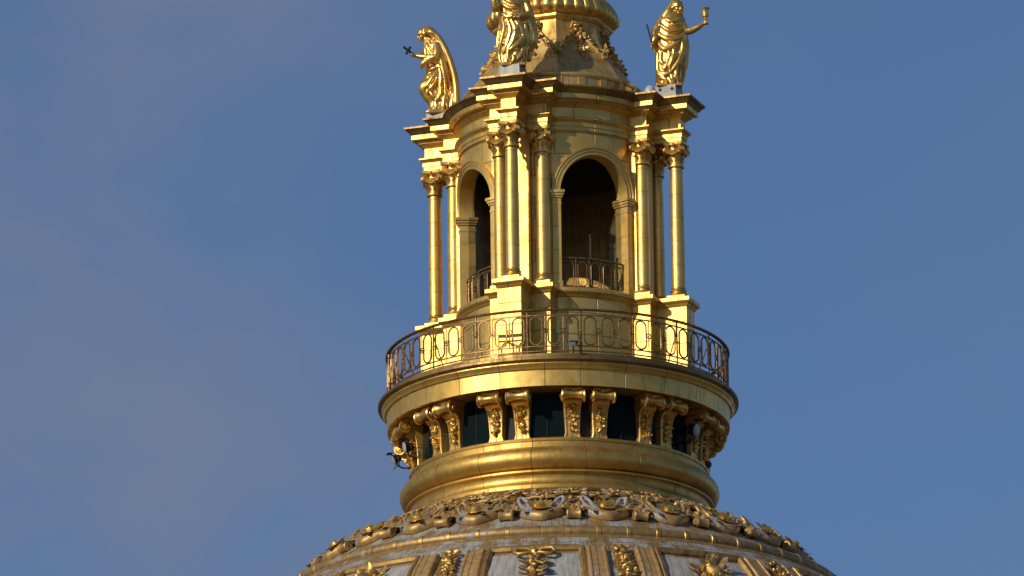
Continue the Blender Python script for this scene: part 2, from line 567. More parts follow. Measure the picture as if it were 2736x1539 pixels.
b.grid(rows, False, ([1.0*i*0.22 for i in range(11)], [0, 0.4, 0.85, 1.5, 2.1, 3]))
pm = b.mesh('lead_panel', M['lead'], 30)
for k in range(12):
    link('lead_panel', pm, dome, Matrix.Rotation(D(-4.4+30*k), 4, 'Z'))

def spiral(cx, cz, r0, r1, turns, start, n=28, y=0.0, sgn=1):
    return [Vector((cx+(r0+(r1-r0)*i/n)*cos(start+sgn*turns*2*pi*i/n), cz+(r0+(r1-r0)*i/n)*sin(start+sgn*turns*2*pi*i/n), y)) for i in range(n+1)]

# ribbon bow with drop, and trophy with helmet, hung in the panels
def bow_mesh():
    random.seed(77)
    b = MB()
    for s in (-1, 1):
        b.tube([(0, 0, .14), (s*.2, .12, .2), (s*.46, .15, .2), (s*.55, .02, .16), (s*.42, -.1, .18), (s*.16, -.06, .2), (0, 0, .16)], [.04, .06, .07, .06, .06, .05, .04], 7)
        b.tube([(0, 0, .14), (s*.12, -.22, .18), (s*.05, -.42, .16), (s*.26, -.62, .2)], [.05, .06, .05, .03], 6)
        b.leaf((s*.08, .02, .12), (s*1, .9, .2), (0, 0, 1), .3, .09)
        for i in range(5):
            b.leaf((s*.1, -.25-.18*i, .1), (s*.9, -.5+.3*(i % 2), .2), (0, 0, 1), .34, .09)
    b.blob((0, 0, .2), (.1, .12, .1))
    for i in range(6): b.blob((random.uniform(-.08, .08), -.15-.16*i, .16), random.uniform(.07, .12), 7, 4)
    return b.mesh('bow_ornament', M['gilt_relief'])
def helmet_mesh():
    b = MB()
    b.blob((0, 0, .18), (.34, .36, .34), 16, 9, None, 0)
    b.tube([(-.36, -.1, .2), (-.2, -.22, .42), (0, -.26, .5), (.2, -.22, .42), (.36, -.1, .2)], .06, 7)
    b.tube([(0, -.2, .52), (0, .1, .58), (0, .32, .42), (0, .46, .2)], [.05, .09, .08, .05], 7)
    for s in (-1, 1):
        for i in range(6):
            b.leaf((s*.25, -.3+.12*i, .1), (s, random.uniform(-.6, .8), .12), (0, 0, 1), .4, .11, .1)
    return b.mesh('helmet_ornament', M['gold_cast'])
def trophy_mesh(seed):
    random.seed(seed)
    b = MB()
    for i in range(26):
        a = random.uniform(0, 2*pi); r = random.uniform(.05, .5)
        b.leaf((r*cos(a), r*sin(a)*1.1-.2, random.uniform(.05, .2)), (cos(a), sin(a)-.3, random.uniform(.0, .35)), (0, 0, 1), random.uniform(.24, .4), random.uniform(.08, .14))
    for i in range(10):
        b.blob((random.uniform(-.35, .35), random.uniform(-.7, .3), .15), (random.uniform(.07, .14),)*3, 8, 5)
    b.tube([(-.5, .25, .1), (.5, -.75, .2)], .04, 6); b.tube([(.5, .25, .1), (-.5, -.75, .2)], .04, 6)
    b.blob((0, -.15, .16), (.26, .32, .2), 12, 6)
    return b.mesh('trophy_ornament', M['gilt_relief'])
bm1, hm1 = bow_mesh(), helmet_mesh()
tms = [trophy_mesh(31), trophy_mesh(47)]
for k in range(12):
    phi = D(-4.4+30*k)
    if k % 2 == 0:
        link('bow_ornament', bm1, dome, on_dome(phi, 8.85))
        link('helmet_ornament', hm1, dome, on_dome(phi, 9.85))
    else:
        link('trophy_ornament', tms[(k//2) % 2], dome, on_dome(phi, 9.15))

# drop of leaves between two ribs
def drop_mesh():
    random.seed(11)
    b = MB()
    for s in (-1, 1):
        b.tube([(0, .05, .1), (s*.14, .16, .16), (s*.24, .08, .16), (s*.14, -.04, .18), (0, -.02, .16)], .05, 6)
        for i in range(7):
            b.leaf((s*.04, -.1-.17*i, .12), (s*.8, -.6, .05), (0, 0, 1), .26, .1, .1)
    b.blob((0, .02, .18), .1, 8, 5)
    for i in range(34): b.blob((random.gauss(0, .11), -.05-.04*i, .12+random.uniform(0, .08)), (random.uniform(.05, .11), random.uniform(.05, .1), random.uniform(.05, .1)), 8, 5)
    return b.mesh('leaf_drop', M['gilt_relief'])
dm = drop_mesh()
for k in range(12):
    link('leaf_drop', dm, dome, on_dome(D(10.6+30*k), 8.72))

# belt of cartouches between lantern and ring
def cartouche_mesh():
    random.seed(91)
    b = MB()
    # boat-shaped body curling into rolls at both ends
    n = 20
    rows = []
    for i in range(n+1):
        t = -1+2*i/n
        x = t*.74; y = -.36+.40*t*t; w = .34*(1-.6*abs(t)**1.6)*(1+.05*sin(9*t)); h = .15+.07*(1-t*t)
        rows.append([(x, y-w, -.06), (x, y-w*1.02, h*.3), (x, y-w*.92, h*.7), (x, y-w*.72, h*.95), (x, y-w*.5, h), (x, y-w*.3, h*.85), (x, y-w*.12, h*.8), (x, y+w*.15, h), (x, y+w*.5, h*.95), (x, y+w*.8, h*.65), (x, y+w*.98, h*.3), (x, y+w*1.02, -.06)])
    b.grid(rows)
    for s in (-1, 1):
        b.tube([(s*.70, .06, .0), (s*.70, .06, .22)], [.15, .11], 10)
        b.tube([(s*.70, .06, .2), (s*.70, .06, .26)], [.06, .05], 8)
        for i in range(3): b.leaf((s*random.uniform(.15, .6), random.uniform(-.4, 0), .16), (s*random.uniform(.2, 1), random.uniform(-1, .6), .1), (0, 0, 1), random.uniform(.25, .42), random.uniform(.08, .13), .12)
        for i in range(3): b.blob((s*random.uniform(.05, .75), random.uniform(-.6, .1), .14), random.uniform(.05, .1), 8, 5)
    return b.mesh('cartouche', M['orn'], 60)
def shell_mesh():
    b = MB()
    for i in range(7):
        a = D(20+140*i/6)
        b.leaf((0, -.22, .2), (cos(a), sin(a), .15), (0, 0, 1), .42, .1, .12)
    b.blob((0, -.22, .26), (.14, .11, .1))
    for i in range(5):
        a = D(200+140*i/4)
        b.leaf((0, -.24, .2), (cos(a), sin(a), .1), (0, 0, 1), .28, .08, .1)
    return b.mesh('shell', M['gold_cast'])
def cluster_mesh(seed):
    random.seed(seed)
    b = MB()
    for i in range(11):
        a = 2*pi*i/11+random.uniform(-.2, .2)
        b.leaf((.16*cos(a), .1*sin(a), random.uniform(.02, .12)), (cos(a), sin(a)*.7, random.uniform(.0, .2)), (0, 0, 1), random.uniform(.34, .52), random.uniform(.11, .16), .12)
    for i in range(7):
        sp = spiral(random.uniform(-.55, .55), random.uniform(-.22, .22), random.uniform(.1, .19), .03, random.uniform(.7, 1.3), random.uniform(0, 6.28), 16, random.uniform(.1, .24), random.choice((-1, 1)))
        b.tube(sp, [random.uniform(.035, .055)]*17, 6)
    for i in range(8):
        b.blob((random.uniform(-.35, .35), random.uniform(-.25, .25), random.uniform(.06, .2)), (random.uniform(.05, .13), random.uniform(.04, .1), random.uniform(.04, .1)), 9, 6, Matrix.Rotation(random.uniform(0, 3), 3, 'Z'), .8)
    b.tube([(-.65, -.05, .06), (-.35, -.22, .14), (0, -.12, .12), (.3, -.24, .14), (.65, -.05, .06)], [.04, .07, .05, .07, .04], 7)
    for i in range(9):
        a = random.uniform(0, 6.28); b.blob((.11*cos(a), .09*sin(a), .2), random.uniform(.05, .08), 8, 5)
    return b.mesh('leaf_cluster', M['orn'], 60)
def knob_mesh():
    b = MB()
    rows = []
    for i, (x, r) in enumerate(((-.2, .02), (-.2, .13), (-.17, .15), (-.1, .12), (0, .11), (.1, .12), (.17, .15), (.2, .13), (.2, .02))):
        rows.append([(x, r*cos(2*pi*k/12), .12+r*sin(2*pi*k/12)) for k in range(12)])
    b.grid(rows, True)
    b.tube([(0, .0, .1), (0, .25, .12), (0, .5, .1), (0, .75, .02)], [.13, .1, .13, .08], 8)
    for s in (-1, 1): b.leaf((s*.05, .2, .1), (s*.8, .6, .3), (0, 0, 1), .3, .09)
    return b.mesh('knob', M['orn'])
carm, shm, knm = cartouche_mesh(), shell_mesh(), knob_mesh()
lpm = []
for s_ in (-1, 1):
    b = MB()
    pts = []
    for i in range(18):
        a = 2*pi*i/18; x, y = .115*cos(a), .28*sin(a)
        pts.append((s_*.47+x*cos(.35)+s_*y*sin(.35), .12-s_*x*sin(.35)+y*cos(.35), .22+.08*sin(a)))
    b.tube(pts, .05, 7, True)
    lpm.append(b.mesh('handle', M['lead']))
lpo = []
for me in lpm:
    m2 = me.copy(); m2.materials[0] = M['orn']; lpo.append(m2)
def rosette_mesh():
    b = MB()
    for i in range(8):
        a = 2*pi*i/8
        b.leaf((.04*cos(a), .04*sin(a), .08), (cos(a), sin(a), .12), (0, 0, 1), .2, .075, .12)
    b.blob((0, 0, .14), (.08, .08, .06))
    for s in (-1, 1):
        b.tube([(s*.1, 0, .06), (s*.28, .1, .1), (s*.42, -.02, .08), (s*.36, -.12, .08)], [.03, .045, .04, .03], 6)
    return b.mesh('rosette', M['gilt_relief'])
rsm = rosette_mesh()
clm = [cluster_mesh(s) for s in (3, 8, 21, 55)]
for k in range(24):
    phi = D(-4.4+15*k)
    c = link('cartouche', carm, dome, on_dome(phi, 6.55, .0))
    for lm in (lpm if k % 24 in (0, 1, 6, 11, 15) else lpo): link('handle', lm, dome, on_dome(phi, 6.55, .0))
    link('shell', shm, dome, on_dome(phi, 6.55, .02))
    link('knob', knm, dome, on_dome(phi+D(7.5), 6.95))
    link('leaf_cluster', clm[k % 4], dome, on_dome(phi, 5.35) @ Matrix.Diagonal((.82, 1, .7, 1)))
    link('leaf_cluster', clm[(k+2) % 4], dome, on_dome(phi+D(7.5), 4.85) @ Matrix.Diagonal((.8, .8, .7, 1)))
    link('rosette', rsm, dome, on_dome(phi+D(7.5), 5.75, .02))

# base of the lantern: torus and cove
b = MB()
tor = [(4.10+.34*cos(D(a)), 73.27+.33*sin(D(a))) for a in range(-80, 81, 10)]
b.lathe([(3.9, 72.2), (4.30, 72.36), (4.34, 72.40), (4.34, 72.50), (4.24, 72.53), (4.16, 72.62), (4.14, 72.74), (4.18, 72.84), (4.27, 72.88), (4.27, 72.93)]+tor+[(4.14, 73.62), (4.14, 73.76), (4.17, 73.79), (4.18, 73.85), (4.165, 73.865), (3.8, 73.875)], 192)
part('lantern_base', b, M['gold_base'], church, smooth=35)

# drum behind the consoles
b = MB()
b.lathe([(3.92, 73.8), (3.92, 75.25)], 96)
drum = part('console_drum', b, M['dark'], church)  # shade under the balcony is put into this near-black wall colour
b = MB()
b.box(-.62, .62, -.05, .03, 0, .05); b.box(-.62, -.55, -.05, .03, .05, 1.25); b.box(.55, .62, -.05, .03, .05, 1.25)
b.box(-.02, .02, -.04, .03, .05, 1.25)
wfm = b.mesh('window', M['frame'])
b = MB(); b.box(-.55, .55, -.015, .01, .05, 1.25)
wpm = b.mesh('pane', M['glass'])
for k in range(12):
    phi = D(-4.4+30*k)
    w = link('window', wfm, church, radial(phi, 3.945, 73.88))
    link('pane', wpm, w)

# consoles
def console_protos():
    b = MB()
    # side outline (outward distance, z) from the bottom front to the top front
    front = [(4.125, 73.86), (4.12, 73.94), (4.12, 74.02), (4.13, 74.2), (4.145, 74.4), (4.17, 74.62), (4.22, 74.74), (4.36, 74.84)]
    hw = [.235, .215, .195, .205, .215, .23, .24, .25]
    rows = []
    for (r, z), w in zip(front, hw):
        rows.append([(-w, -3.85, z), (-w, -r+.02, z), (-w+.02, -r, z), (-w*.78, -r, z), (-w*.74, -r+.025, z), (w*.74, -r+.025, z), (w*.78, -r, z), (w-.02, -r, z), (w, -r+.02, z), (w, -3.85, z)])
    rows.append([(x, y, 75.16) for (x, y, z) in rows[-1]])
    b.grid(rows)
    b.box(-.27, .27, -4.5, -3.85, 75.12, 75.19)
    body = b.mesh('console', M['gold'], 30)
    b = MB()
    # rolled top, pinched in the middle
    rows = []
    for x, r in ((-.30, .06), (-.30, .17), (-.285, .2), (-.25, .205), (-.19, .165), (-.08, .135), (0, .13), (.08, .135), (.19, .165), (.25, .205), (.285, .2), (.30, .17), (.30, .06)):
        rows.append([(x, -4.50+.76*r*cos(2*pi*k/18), 74.985+.76*r*sin(2*pi*k/18)) for k in range(18)])
    b.grid(rows, True)
    for s in (-1, 1):
        sp = [Vector((s*.30, -4.48+(p.x), 74.94+(p.y))) for p in spiral(0, 0, .19, .05, 1.6, pi*.4, 30)]
        b.tube(sp, .035, 6)
        b.blob((s*.305, -4.48, 74.94), .07)
    b.blob((0, -4.42, 75.13), (.16, .14, .1), 10, 5)
    roll = b.mesh('scroll', M['gold_cast'])
    drops = []
    for sd_ in (5, 17, 29):
        random.seed(sd_)
        b = MB()
        for i in range(9):
            z = 74.72-.078*i
            f = 4.125+.05*max(0, (z-74.05)/.65)**2
            for j in range(3):
                b.blob((random.uniform(-.11, .11)*(1-i*.05), -f-.03, z+random.uniform(-.03, .03)), (random.uniform(.03, .065), random.uniform(.04, .09), random.uniform(.035, .06)), 7, 4)
            a = random.uniform(0, 2*pi)
            b.leaf((random.uniform(-.08, .08), -f, z), (random.choice((-1, 1))*.8, -.5, random.uniform(-1, .5)), (0, -1, 0), .15, .05)
        drops.append(b.mesh('leaf_drop', M['gold_cast']))
    return body, roll, drops
cb, cs, cd = console_protos()
n = 0
for k in range(12):
    for s in (-1, 1):
        o = link('console', cb, church, Matrix.Rotation(D(10.6+30*k)+s*D(5.3), 4, 'Z'))
        link('scroll', cs, o); link('leaf_drop', cd[n % 3], o)
        n += 1

# balcony: soffit, fascia, cornice and deck
b = MB()
b.lathe([(3.5, 75.22), (4.62, 75.2), (4.72, 75.17), (4.76, 75.17), (4.78, 75.62), (4.80, 75.64), (4.84, 75.64), (4.86, 75.70), (4.90, 75.74), (4.92, 75.77), (4.92, 75.80), (4.85, 75.81)], 192)
part('balcony', b, M['gold_band'], church, smooth=30)
b = MB()
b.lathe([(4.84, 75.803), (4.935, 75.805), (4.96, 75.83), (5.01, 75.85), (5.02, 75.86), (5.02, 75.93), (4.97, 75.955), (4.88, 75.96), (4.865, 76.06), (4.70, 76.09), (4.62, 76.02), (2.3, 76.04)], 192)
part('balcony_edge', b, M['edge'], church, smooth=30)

# ---- plan of the lantern: round drum with a projecting pair of steps at each corner
def plan(d, R0, hwF, hwM, U1=2.79, U2=3.59, V1=0.62, arc=18):
    pts = []
    order = sorted(CORNERS)
    Rr = R0+d
    vF = V1+hwF+d
    th = math.asin(vF/Rr)
    for i, ph in enumerate(order):
        def L2(u, v): return Vector((u*sin(ph)+v*cos(ph), -u*cos(ph)+v*sin(ph), 0))
        uf, um, vm = U1+hwF+d, U2+hwM+d, hwM+d
        u0 = sqrt(Rr*Rr-vF*vF)
        for (u, v) in ((u0, -vF), (uf, -vF), (uf, -vm), (um, -vm), (um, vm), (uf, vm), (uf, vF), (u0, vF)):
            pts.append(L2(u, v))
        nx = order[(i+1) % 4]
        if nx < ph: nx += 2*pi
        a0, a1 = ph+th, nx-th
        for j in range(1, arc):
            pts.append(rad2(Rr, a0+(a1-a0)*j/arc))
    return pts
def plan_loft(b, prof, **kw):
    rows = []
    for d, z in prof:
        rows.append([p+Vector((0, 0, z)) for p in plan(d, **kw)])
    ref = plan(0, **kw)
    us = [0.0]
    for i in range(len(ref)): us.append(us[-1]+(ref[(i+1) % len(ref)]-ref[i]).length)
    vv = [0.0]
    for p, q in zip(prof, prof[1:]): vv.append(vv[-1]+math.dist(p, q))
    b.grid(rows, True, (us, vv))

b = MB()
plan_loft(b, [(.10, 76.03), (.10, 76.26), (.07, 76.30), (.03, 76.33), (.0, 76.38), (0, 78.28), (.03, 78.31), (.05, 78.36), (.11, 78.41), (.12, 78.43), (.12, 78.54), (.10, 78.56), (-.1, 78.58), (-.25, 78.58)], R0=2.7, hwF=.26, hwM=.34)
part('pedestal_course', b, M['gold'], church, smooth=25)

b = MB()
plan_loft(b, [(-.20, 83.125), (.02, 83.125), (.02, 83.23), (.045, 83.24), (.045, 83.35), (.06, 83.36), (.08, 83.40), (.13, 83.44), (.13, 83.48), (.02, 83.50), (0, 83.52), (0, 83.78), (.02, 83.80), (.05, 83.82), (.08, 83.85), (.13, 83.89), (.15, 83.90), (.15, 83.95), (.17, 83.97), (.28, 83.98), (.29, 84.0), (.29, 84.13), (.15, 84.14)], R0=2.68, hwF=.215, hwM=.215)
ent = part('entablature', b, M['gold'], church, smooth=25)
b = MB()
plan_loft(b, [(.2, 84.132), (.31, 84.135), (.34, 84.17), (.38, 84.23), (.44, 84.28), (.455, 84.285), (.455, 84.335), (.30, 84.37), (-.3, 84.43)], R0=2.68, hwF=.215, hwM=.215)
part('cornice_edge', b, M['edge'], church, smooth=25)

# ---- arcaded wall
RW, RI, ZS, ZT, HA = 2.65, 2.28, 81.30, 83.16, D(22.8)
AH = 1.17
b = MB()
for bay in BAYS:
    NS = 40
    cols = []
    for i in range(NS+1):
        a = -D(45)+D(90)*i/NS
        cols.append(a)
    cols = sorted(set([round(c, 6) for c in cols]+[round(-HA, 6), round(HA, 6)]+[round(HA*t, 6) for t in (-.995, -.98, -.95, -.9, .9, .95, .98, .995)]))
    def zlow(a):
        if abs(a) >= HA-1e-5: return None
        return ZS+.05+(AH-.05)*sqrt(max(0, 1-(a/HA)**2))
    for R, flip in ((RW, False), (RI+.04, True)):
        for a, c in zip(cols, cols[1:]):
            mid = (a+c)/2
            inside = abs(mid) < HA
            if inside:
                za = zlow(a) or ZS; zc = zlow(c) or ZS
                segs = [(za, zc, ZT, ZT)]
            else:
                segs = [(78.5, 78.5, ZT, ZT)]
            for (z0, z1, z2, z3) in segs:
                q = [rad2(R, bay+a)+Vector((0, 0, z0)), rad2(R, bay+c)+Vector((0, 0, z1)), rad2(R, bay+c)+Vector((0, 0, z2)), rad2(R, bay+a)+Vector((0, 0, z3))]
                ids = [b.add(p) for p in q]
                uv = [((bay+a)*R, z0), ((bay+c)*R, z1), ((bay+c)*R, z2), ((bay+a)*R, z3)]
                if flip: ids.reverse(); uv.reverse()
                b.face(ids, uv)
    # reveal
    path = [(-HA, 78.5), (-HA, 80), (-HA, ZS)]+[(HA*-cos(pi*i/24), ZS+.05+(AH-.05)*sin(pi*i/24)) for i in range(25)]+[(HA, ZS), (HA, 80), (HA, 78.5)]
    rows = [[rad2(R, bay+a)+Vector((0, 0, z)) for a, z in path] for R in (RW, RI)]
    ll = [0.0]
    for p, q in zip(path, path[1:]): ll.append(ll[-1]+math.hypot((q[0]-p[0])*RW, q[1]-p[1]))
    b.grid(rows, False, (ll, [0, RW-RI]), True)
wall = part('lantern_wall', b, M['gold'], church, smooth=30)
b = MB()
for bay in BAYS:
    for sgn in (-1, 1):
        a0, a1 = sorted((bay+sgn*(HA+.02), bay+sgn*D(45)))
        b.arcbox(RI-.02, RI+.06, a0, a1, 78.53, ZS, 6)
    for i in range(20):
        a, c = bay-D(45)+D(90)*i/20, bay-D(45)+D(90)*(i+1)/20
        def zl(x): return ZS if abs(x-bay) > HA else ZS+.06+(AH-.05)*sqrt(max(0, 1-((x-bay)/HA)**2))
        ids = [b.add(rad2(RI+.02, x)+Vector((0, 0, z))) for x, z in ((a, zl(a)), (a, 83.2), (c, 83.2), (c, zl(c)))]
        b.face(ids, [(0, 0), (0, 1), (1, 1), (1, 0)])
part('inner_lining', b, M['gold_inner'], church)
b = MB()
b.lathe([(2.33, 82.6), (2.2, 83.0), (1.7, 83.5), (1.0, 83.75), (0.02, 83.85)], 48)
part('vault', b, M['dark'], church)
b = MB()
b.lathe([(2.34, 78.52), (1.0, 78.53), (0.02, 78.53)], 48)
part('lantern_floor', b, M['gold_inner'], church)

def archivolt_mesh():
    b = MB()
    prof = [(-.012, -.33), (-.012, .05), (.07, .05), (.085, .075), (.15, .075), (.165, .105), (.21, .105), (.225, -.02)]
    rows = []
    path = [(pi-pi*i/40) for i in range(41)]
    for o, dr in prof:
        row = [rad2(RW+dr, -(HA+o/RW))+Vector((0, 0, ZS))]
        for t in path:
            row.append(rad2(RW+dr, (HA+o/RW)*cos(t))+Vector((0, 0, ZS+.05+(AH-.05+o)*sin(t))))
        row.append(rad2(RW+dr, (HA+o/RW))+Vector((0, 0, ZS)))
        rows.append(row)
    uu = [i*.08 for i in range(len(rows[0])+1)]
    vv = [0, .45, .53, .56, .62, .65, .7, .8]
    b.grid(rows, False, (uu, vv))
    return b.mesh('archivolt', M['gold_col'], 30)
def jamb_mesh(s):
    b = MB()
    if True:
        def ab(r0, r1, o0, o1, z0, z1):
            a0, a1 = s*(HA+o0/RW), s*(HA+o1/RW)
            b.arcbox(r0, r1, min(a0, a1), max(a0, a1), z0, z1, 4)
        ab(2.44, RW+.05, -.022, .21, 78.55, 80.97)
        ab(2.44, RW+.065, -.035, .225, 80.97, 81.02)
        ab(2.44, RW+.05, -.022, .21, 81.02, 81.16)
        ab(2.44, RW+.085, -.06, .24, 81.16, 81.22)
        ab(2.44, RW+.12, -.09, .27, 81.22, 81.29)
        ab(2.44, RW+.15, -.12, .3, 81.29, 81.37)
        ab(2.44, RW+.08, -.05, .235, 78.55, 78.75)
    return b.mesh('jamb', M['gold_col'], 25)
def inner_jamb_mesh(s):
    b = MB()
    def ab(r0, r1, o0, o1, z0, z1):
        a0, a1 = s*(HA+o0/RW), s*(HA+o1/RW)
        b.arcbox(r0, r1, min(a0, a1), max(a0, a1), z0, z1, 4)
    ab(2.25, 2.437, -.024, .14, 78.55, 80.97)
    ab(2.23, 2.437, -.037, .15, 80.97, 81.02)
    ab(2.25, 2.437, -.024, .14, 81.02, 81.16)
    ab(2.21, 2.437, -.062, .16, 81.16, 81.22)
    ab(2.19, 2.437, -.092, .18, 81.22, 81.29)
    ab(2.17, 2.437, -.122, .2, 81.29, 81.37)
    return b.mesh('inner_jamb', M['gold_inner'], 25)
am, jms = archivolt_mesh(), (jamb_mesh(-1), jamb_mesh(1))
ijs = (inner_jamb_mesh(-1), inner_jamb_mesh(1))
for bay in BAYS:
    link('archivolt', am, wall, Matrix.Rotation(bay, 4, 'Z'))
    for jm in jms: link('jamb', jm, wall, Matrix.Rotation(bay, 4, 'Z'))
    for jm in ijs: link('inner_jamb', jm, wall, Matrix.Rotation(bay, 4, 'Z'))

# pilaster strip behind the free column of each corner
b = MB()
b.box(-.25, .25, -2.80, -2.4, 0, 4.56)
b.box(-.28, .28, -2.84, -2.4, 0.0, .16); b.box(-.265, .265, -2.82, -2.4, .16, .26)
b.box(-.265, .265, -2.82, -2.4, 4.02, 4.07)
b.box(-.285, .285, -2.85, -2.4, 4.46, 4.56)
pim = b.mesh('pilaster', M['gold_col'], 25)
b = MB()
for s in (-1, 1):
    b.box(s*.62-.19, s*.62+.19, -2.66, -2.3, 0, 4.56)
pbm = b.mesh('pilaster', M['gold_col'], 25)
for ph in CORNERS:
    link('pilaster', pim, church, radial(ph, 0, 78.56))
    link('pilaster', pbm, church, radial(ph, 0, 78.56))

# columns
def column_protos():
    b = MB()
    b.lathe([(.195, .33), (.192, .37), (.196, 1.2), (.192, 2.2), (.182, 3.2), (.172, 3.86), (.17, 3.9)], 28)
    shaft = b.mesh('column', M['gold_col'], 40)
    b = MB()
    b.box(-.255, .255, -.255, .255, 0, .10)
    b.lathe([(.255, .10), (.27, .13), (.255, .17), (.215, .185), (.205, .22), (.225, .24), (.232, .265), (.218, .29), (.19, .30), (.18, .335)], 28)
    base = b.mesh('base', M['gold_cast'], 35)
    b = MB()
    b.lathe([(.172, 3.86), (.198, 3.875), (.205, 3.9), (.198, 3.925), (.174, 3.94), (.175, 4.05), (.182, 4.16), (.185, 4.20), (.22, 4.25), (.235, 4.30), (.21, 4.34), (.19, 4.36), (.19, 4.46)], 24)
    # abacus with hollowed sides
    rows = []
    for z, k in ((4.455, .93), (4.48, .95), (4.49, 1), (4.565, 1.03)):
        row = []
        for q in range(4):
            c0 = Vector((1, -1, 0)); R = Matrix.Rotation(pi/2*q, 3, 'Z')
            for (x, y) in ((.23, -.27), (.27, -.23), (.235, -.1), (.225, 0), (.235, .1), (.27, .23)):
                p = R @ Vector((x*k, y*k, 0)); p.z = z
                row.append(p)
        rows.append(row)
    b.grid(rows, True)
    b.face([b.add(p) for p in rows[-1]]); b.face([b.add(p) for p in reversed(rows[0])])
    for q in range(4):
        a = pi/4+pi/2*q
        ex = Vector((cos(a), sin(a), 0))
        t = Vector((-sin(a), cos(a), 0))
        # corner volute, a scroll standing on the diagonal
        sp = [ex*(.25+.085*0+(p.x))+Vector((0, 0, 4.33+p.y)) for p in spiral(0, 0, .095, .03, 1.5, pi*.6, 24, 0, -1)]
        for s in (-.045, 0, .045):
            b.tube([p+t*s for p in sp], .032, 6)
        b.tube([ex*.25+t*-.075+Vector((0, 0, 4.33)), ex*.25+t*.075+Vector((0, 0, 4.33))], .05, 8)
        # leaves on the bell
        for da in (-.4, 0, .4):
            e2 = Vector((cos(a+da), sin(a+da), 0))
            b.leaf(e2*.165+Vector((0, 0, 3.96)), Vector((0, 0, 1))+e2*.2, e2, .2, .055, .3)
        # flower and swag on each side
        f = Vector((cos(a+pi/4), sin(a+pi/4), 0))
        b.blob(f*.24+Vector((0, 0, 4.47)), .06, 8, 5)
        g = Vector((-f.y, f.x, 0))
        b.tube([f*.23+g*.15+Vector((0, 0, 4.3)), f*.26+g*.07+Vector((0, 0, 4.22)), f*.265+Vector((0, 0, 4.2)), f*.26-g*.07+Vector((0, 0, 4.22)), f*.23-g*.15+Vector((0, 0, 4.3))], [.025, .035, .045, .035, .025], 6)
    cap = b.mesh('capital', M['gold_cast'], 40)
    return shaft, base, cap
csh, cba, cca = column_protos()
for ph in CORNERS:
    for (u, v) in ((3.59, 0), (2.79, -.62), (2.79, .62)):
        mtx = Matrix.Rotation(ph, 4, 'Z') @ Matrix.Translation((v, -u, 78.56))
        o = link('column', csh, church, mtx)
        link('base', cba, o); link('capital', cca, o, Matrix.Translation((0, 0, -.16)) @ Matrix.Diagonal((1.13, 1.13, 1.035, 1)))

# attic course, roof and cupola
b = MB()
b.lathe([(2.62, 84.38), (2.62, 84.44), (2.54, 84.47), (2.52, 84.5), (2.52, 84.74), (2.55, 84.76), (2.57, 84.8), (2.57, 84.85), (2.50, 84.88), (2.2, 85.02), (1.6, 85.3)], 96)
# small blocks on the attic course
for k in range(24):
    a = D(3.1+15*k)
    b.arcbox(2.45, 2.56, a-D(2.2), a+D(2.2), 84.49, 84.75, 3)
part('attic', b, M['gold_roof'], church, smooth=30)
b = MB()
PH = D(3.1)
OCT = [(2.47, 84.88), (2.40, 85.02), (2.2, 85.3), (1.98, 85.62), (1.80, 85.95), (1.68, 86.25), (1.61, 86.52), (1.585, 86.76), (1.60, 86.82)]
b.lathe(OCT, 8, phase=PH)
roof = part('lantern_roof', b, M['gold_roof'], church, smooth=24)
b = MB()
b.lathe([(1.57, 86.72), (1.63, 86.75), (1.68, 86.80), (1.70, 86.82), (1.70, 86.89), (1.60, 86.92)], 8, phase=PH)
part('roof_cornice', b, M['gold'], church, smooth=24)
b = MB()
def gad(r, z, a):
    k = min(1, max(0, (z-86.90)/.08))
    oc = cos(pi/8)/cos(((a-PH) % (pi/4))-pi/8)
    f = .6*max(0, 1-(z-86.9)/1.0)
    return r*((1-f)+f*oc*1.04)+.085*k*(abs(sin(a*18))**.6)*(r/1.8)
b.lathe([(1.58, 86.88), (1.64, 86.90), (1.71, 86.94), (1.77, 87.02), (1.78, 87.12), (1.76, 87.24), (1.70, 87.38), (1.58, 87.54), (1.40, 87.7), (1.15, 87.86), (.9, 87.98), (.8, 88.06)], 576, rmod=gad)
b.lathe([(.8, 88.05), (.85, 88.3), (.6, 88.4)], 32)
part('cupola', b, M['gold_cast'], church, smooth=60)
b = MB()
b.lathe([(.62, 88.35), (.5, 89.2), (.35, 92), (.2, 96), (.12, 99), (.3, 99.3), (.3, 99.7), (.02, 100.0)], 8, phase=PH)
part('spire', b, M['gold_cast'], church, smooth=24)

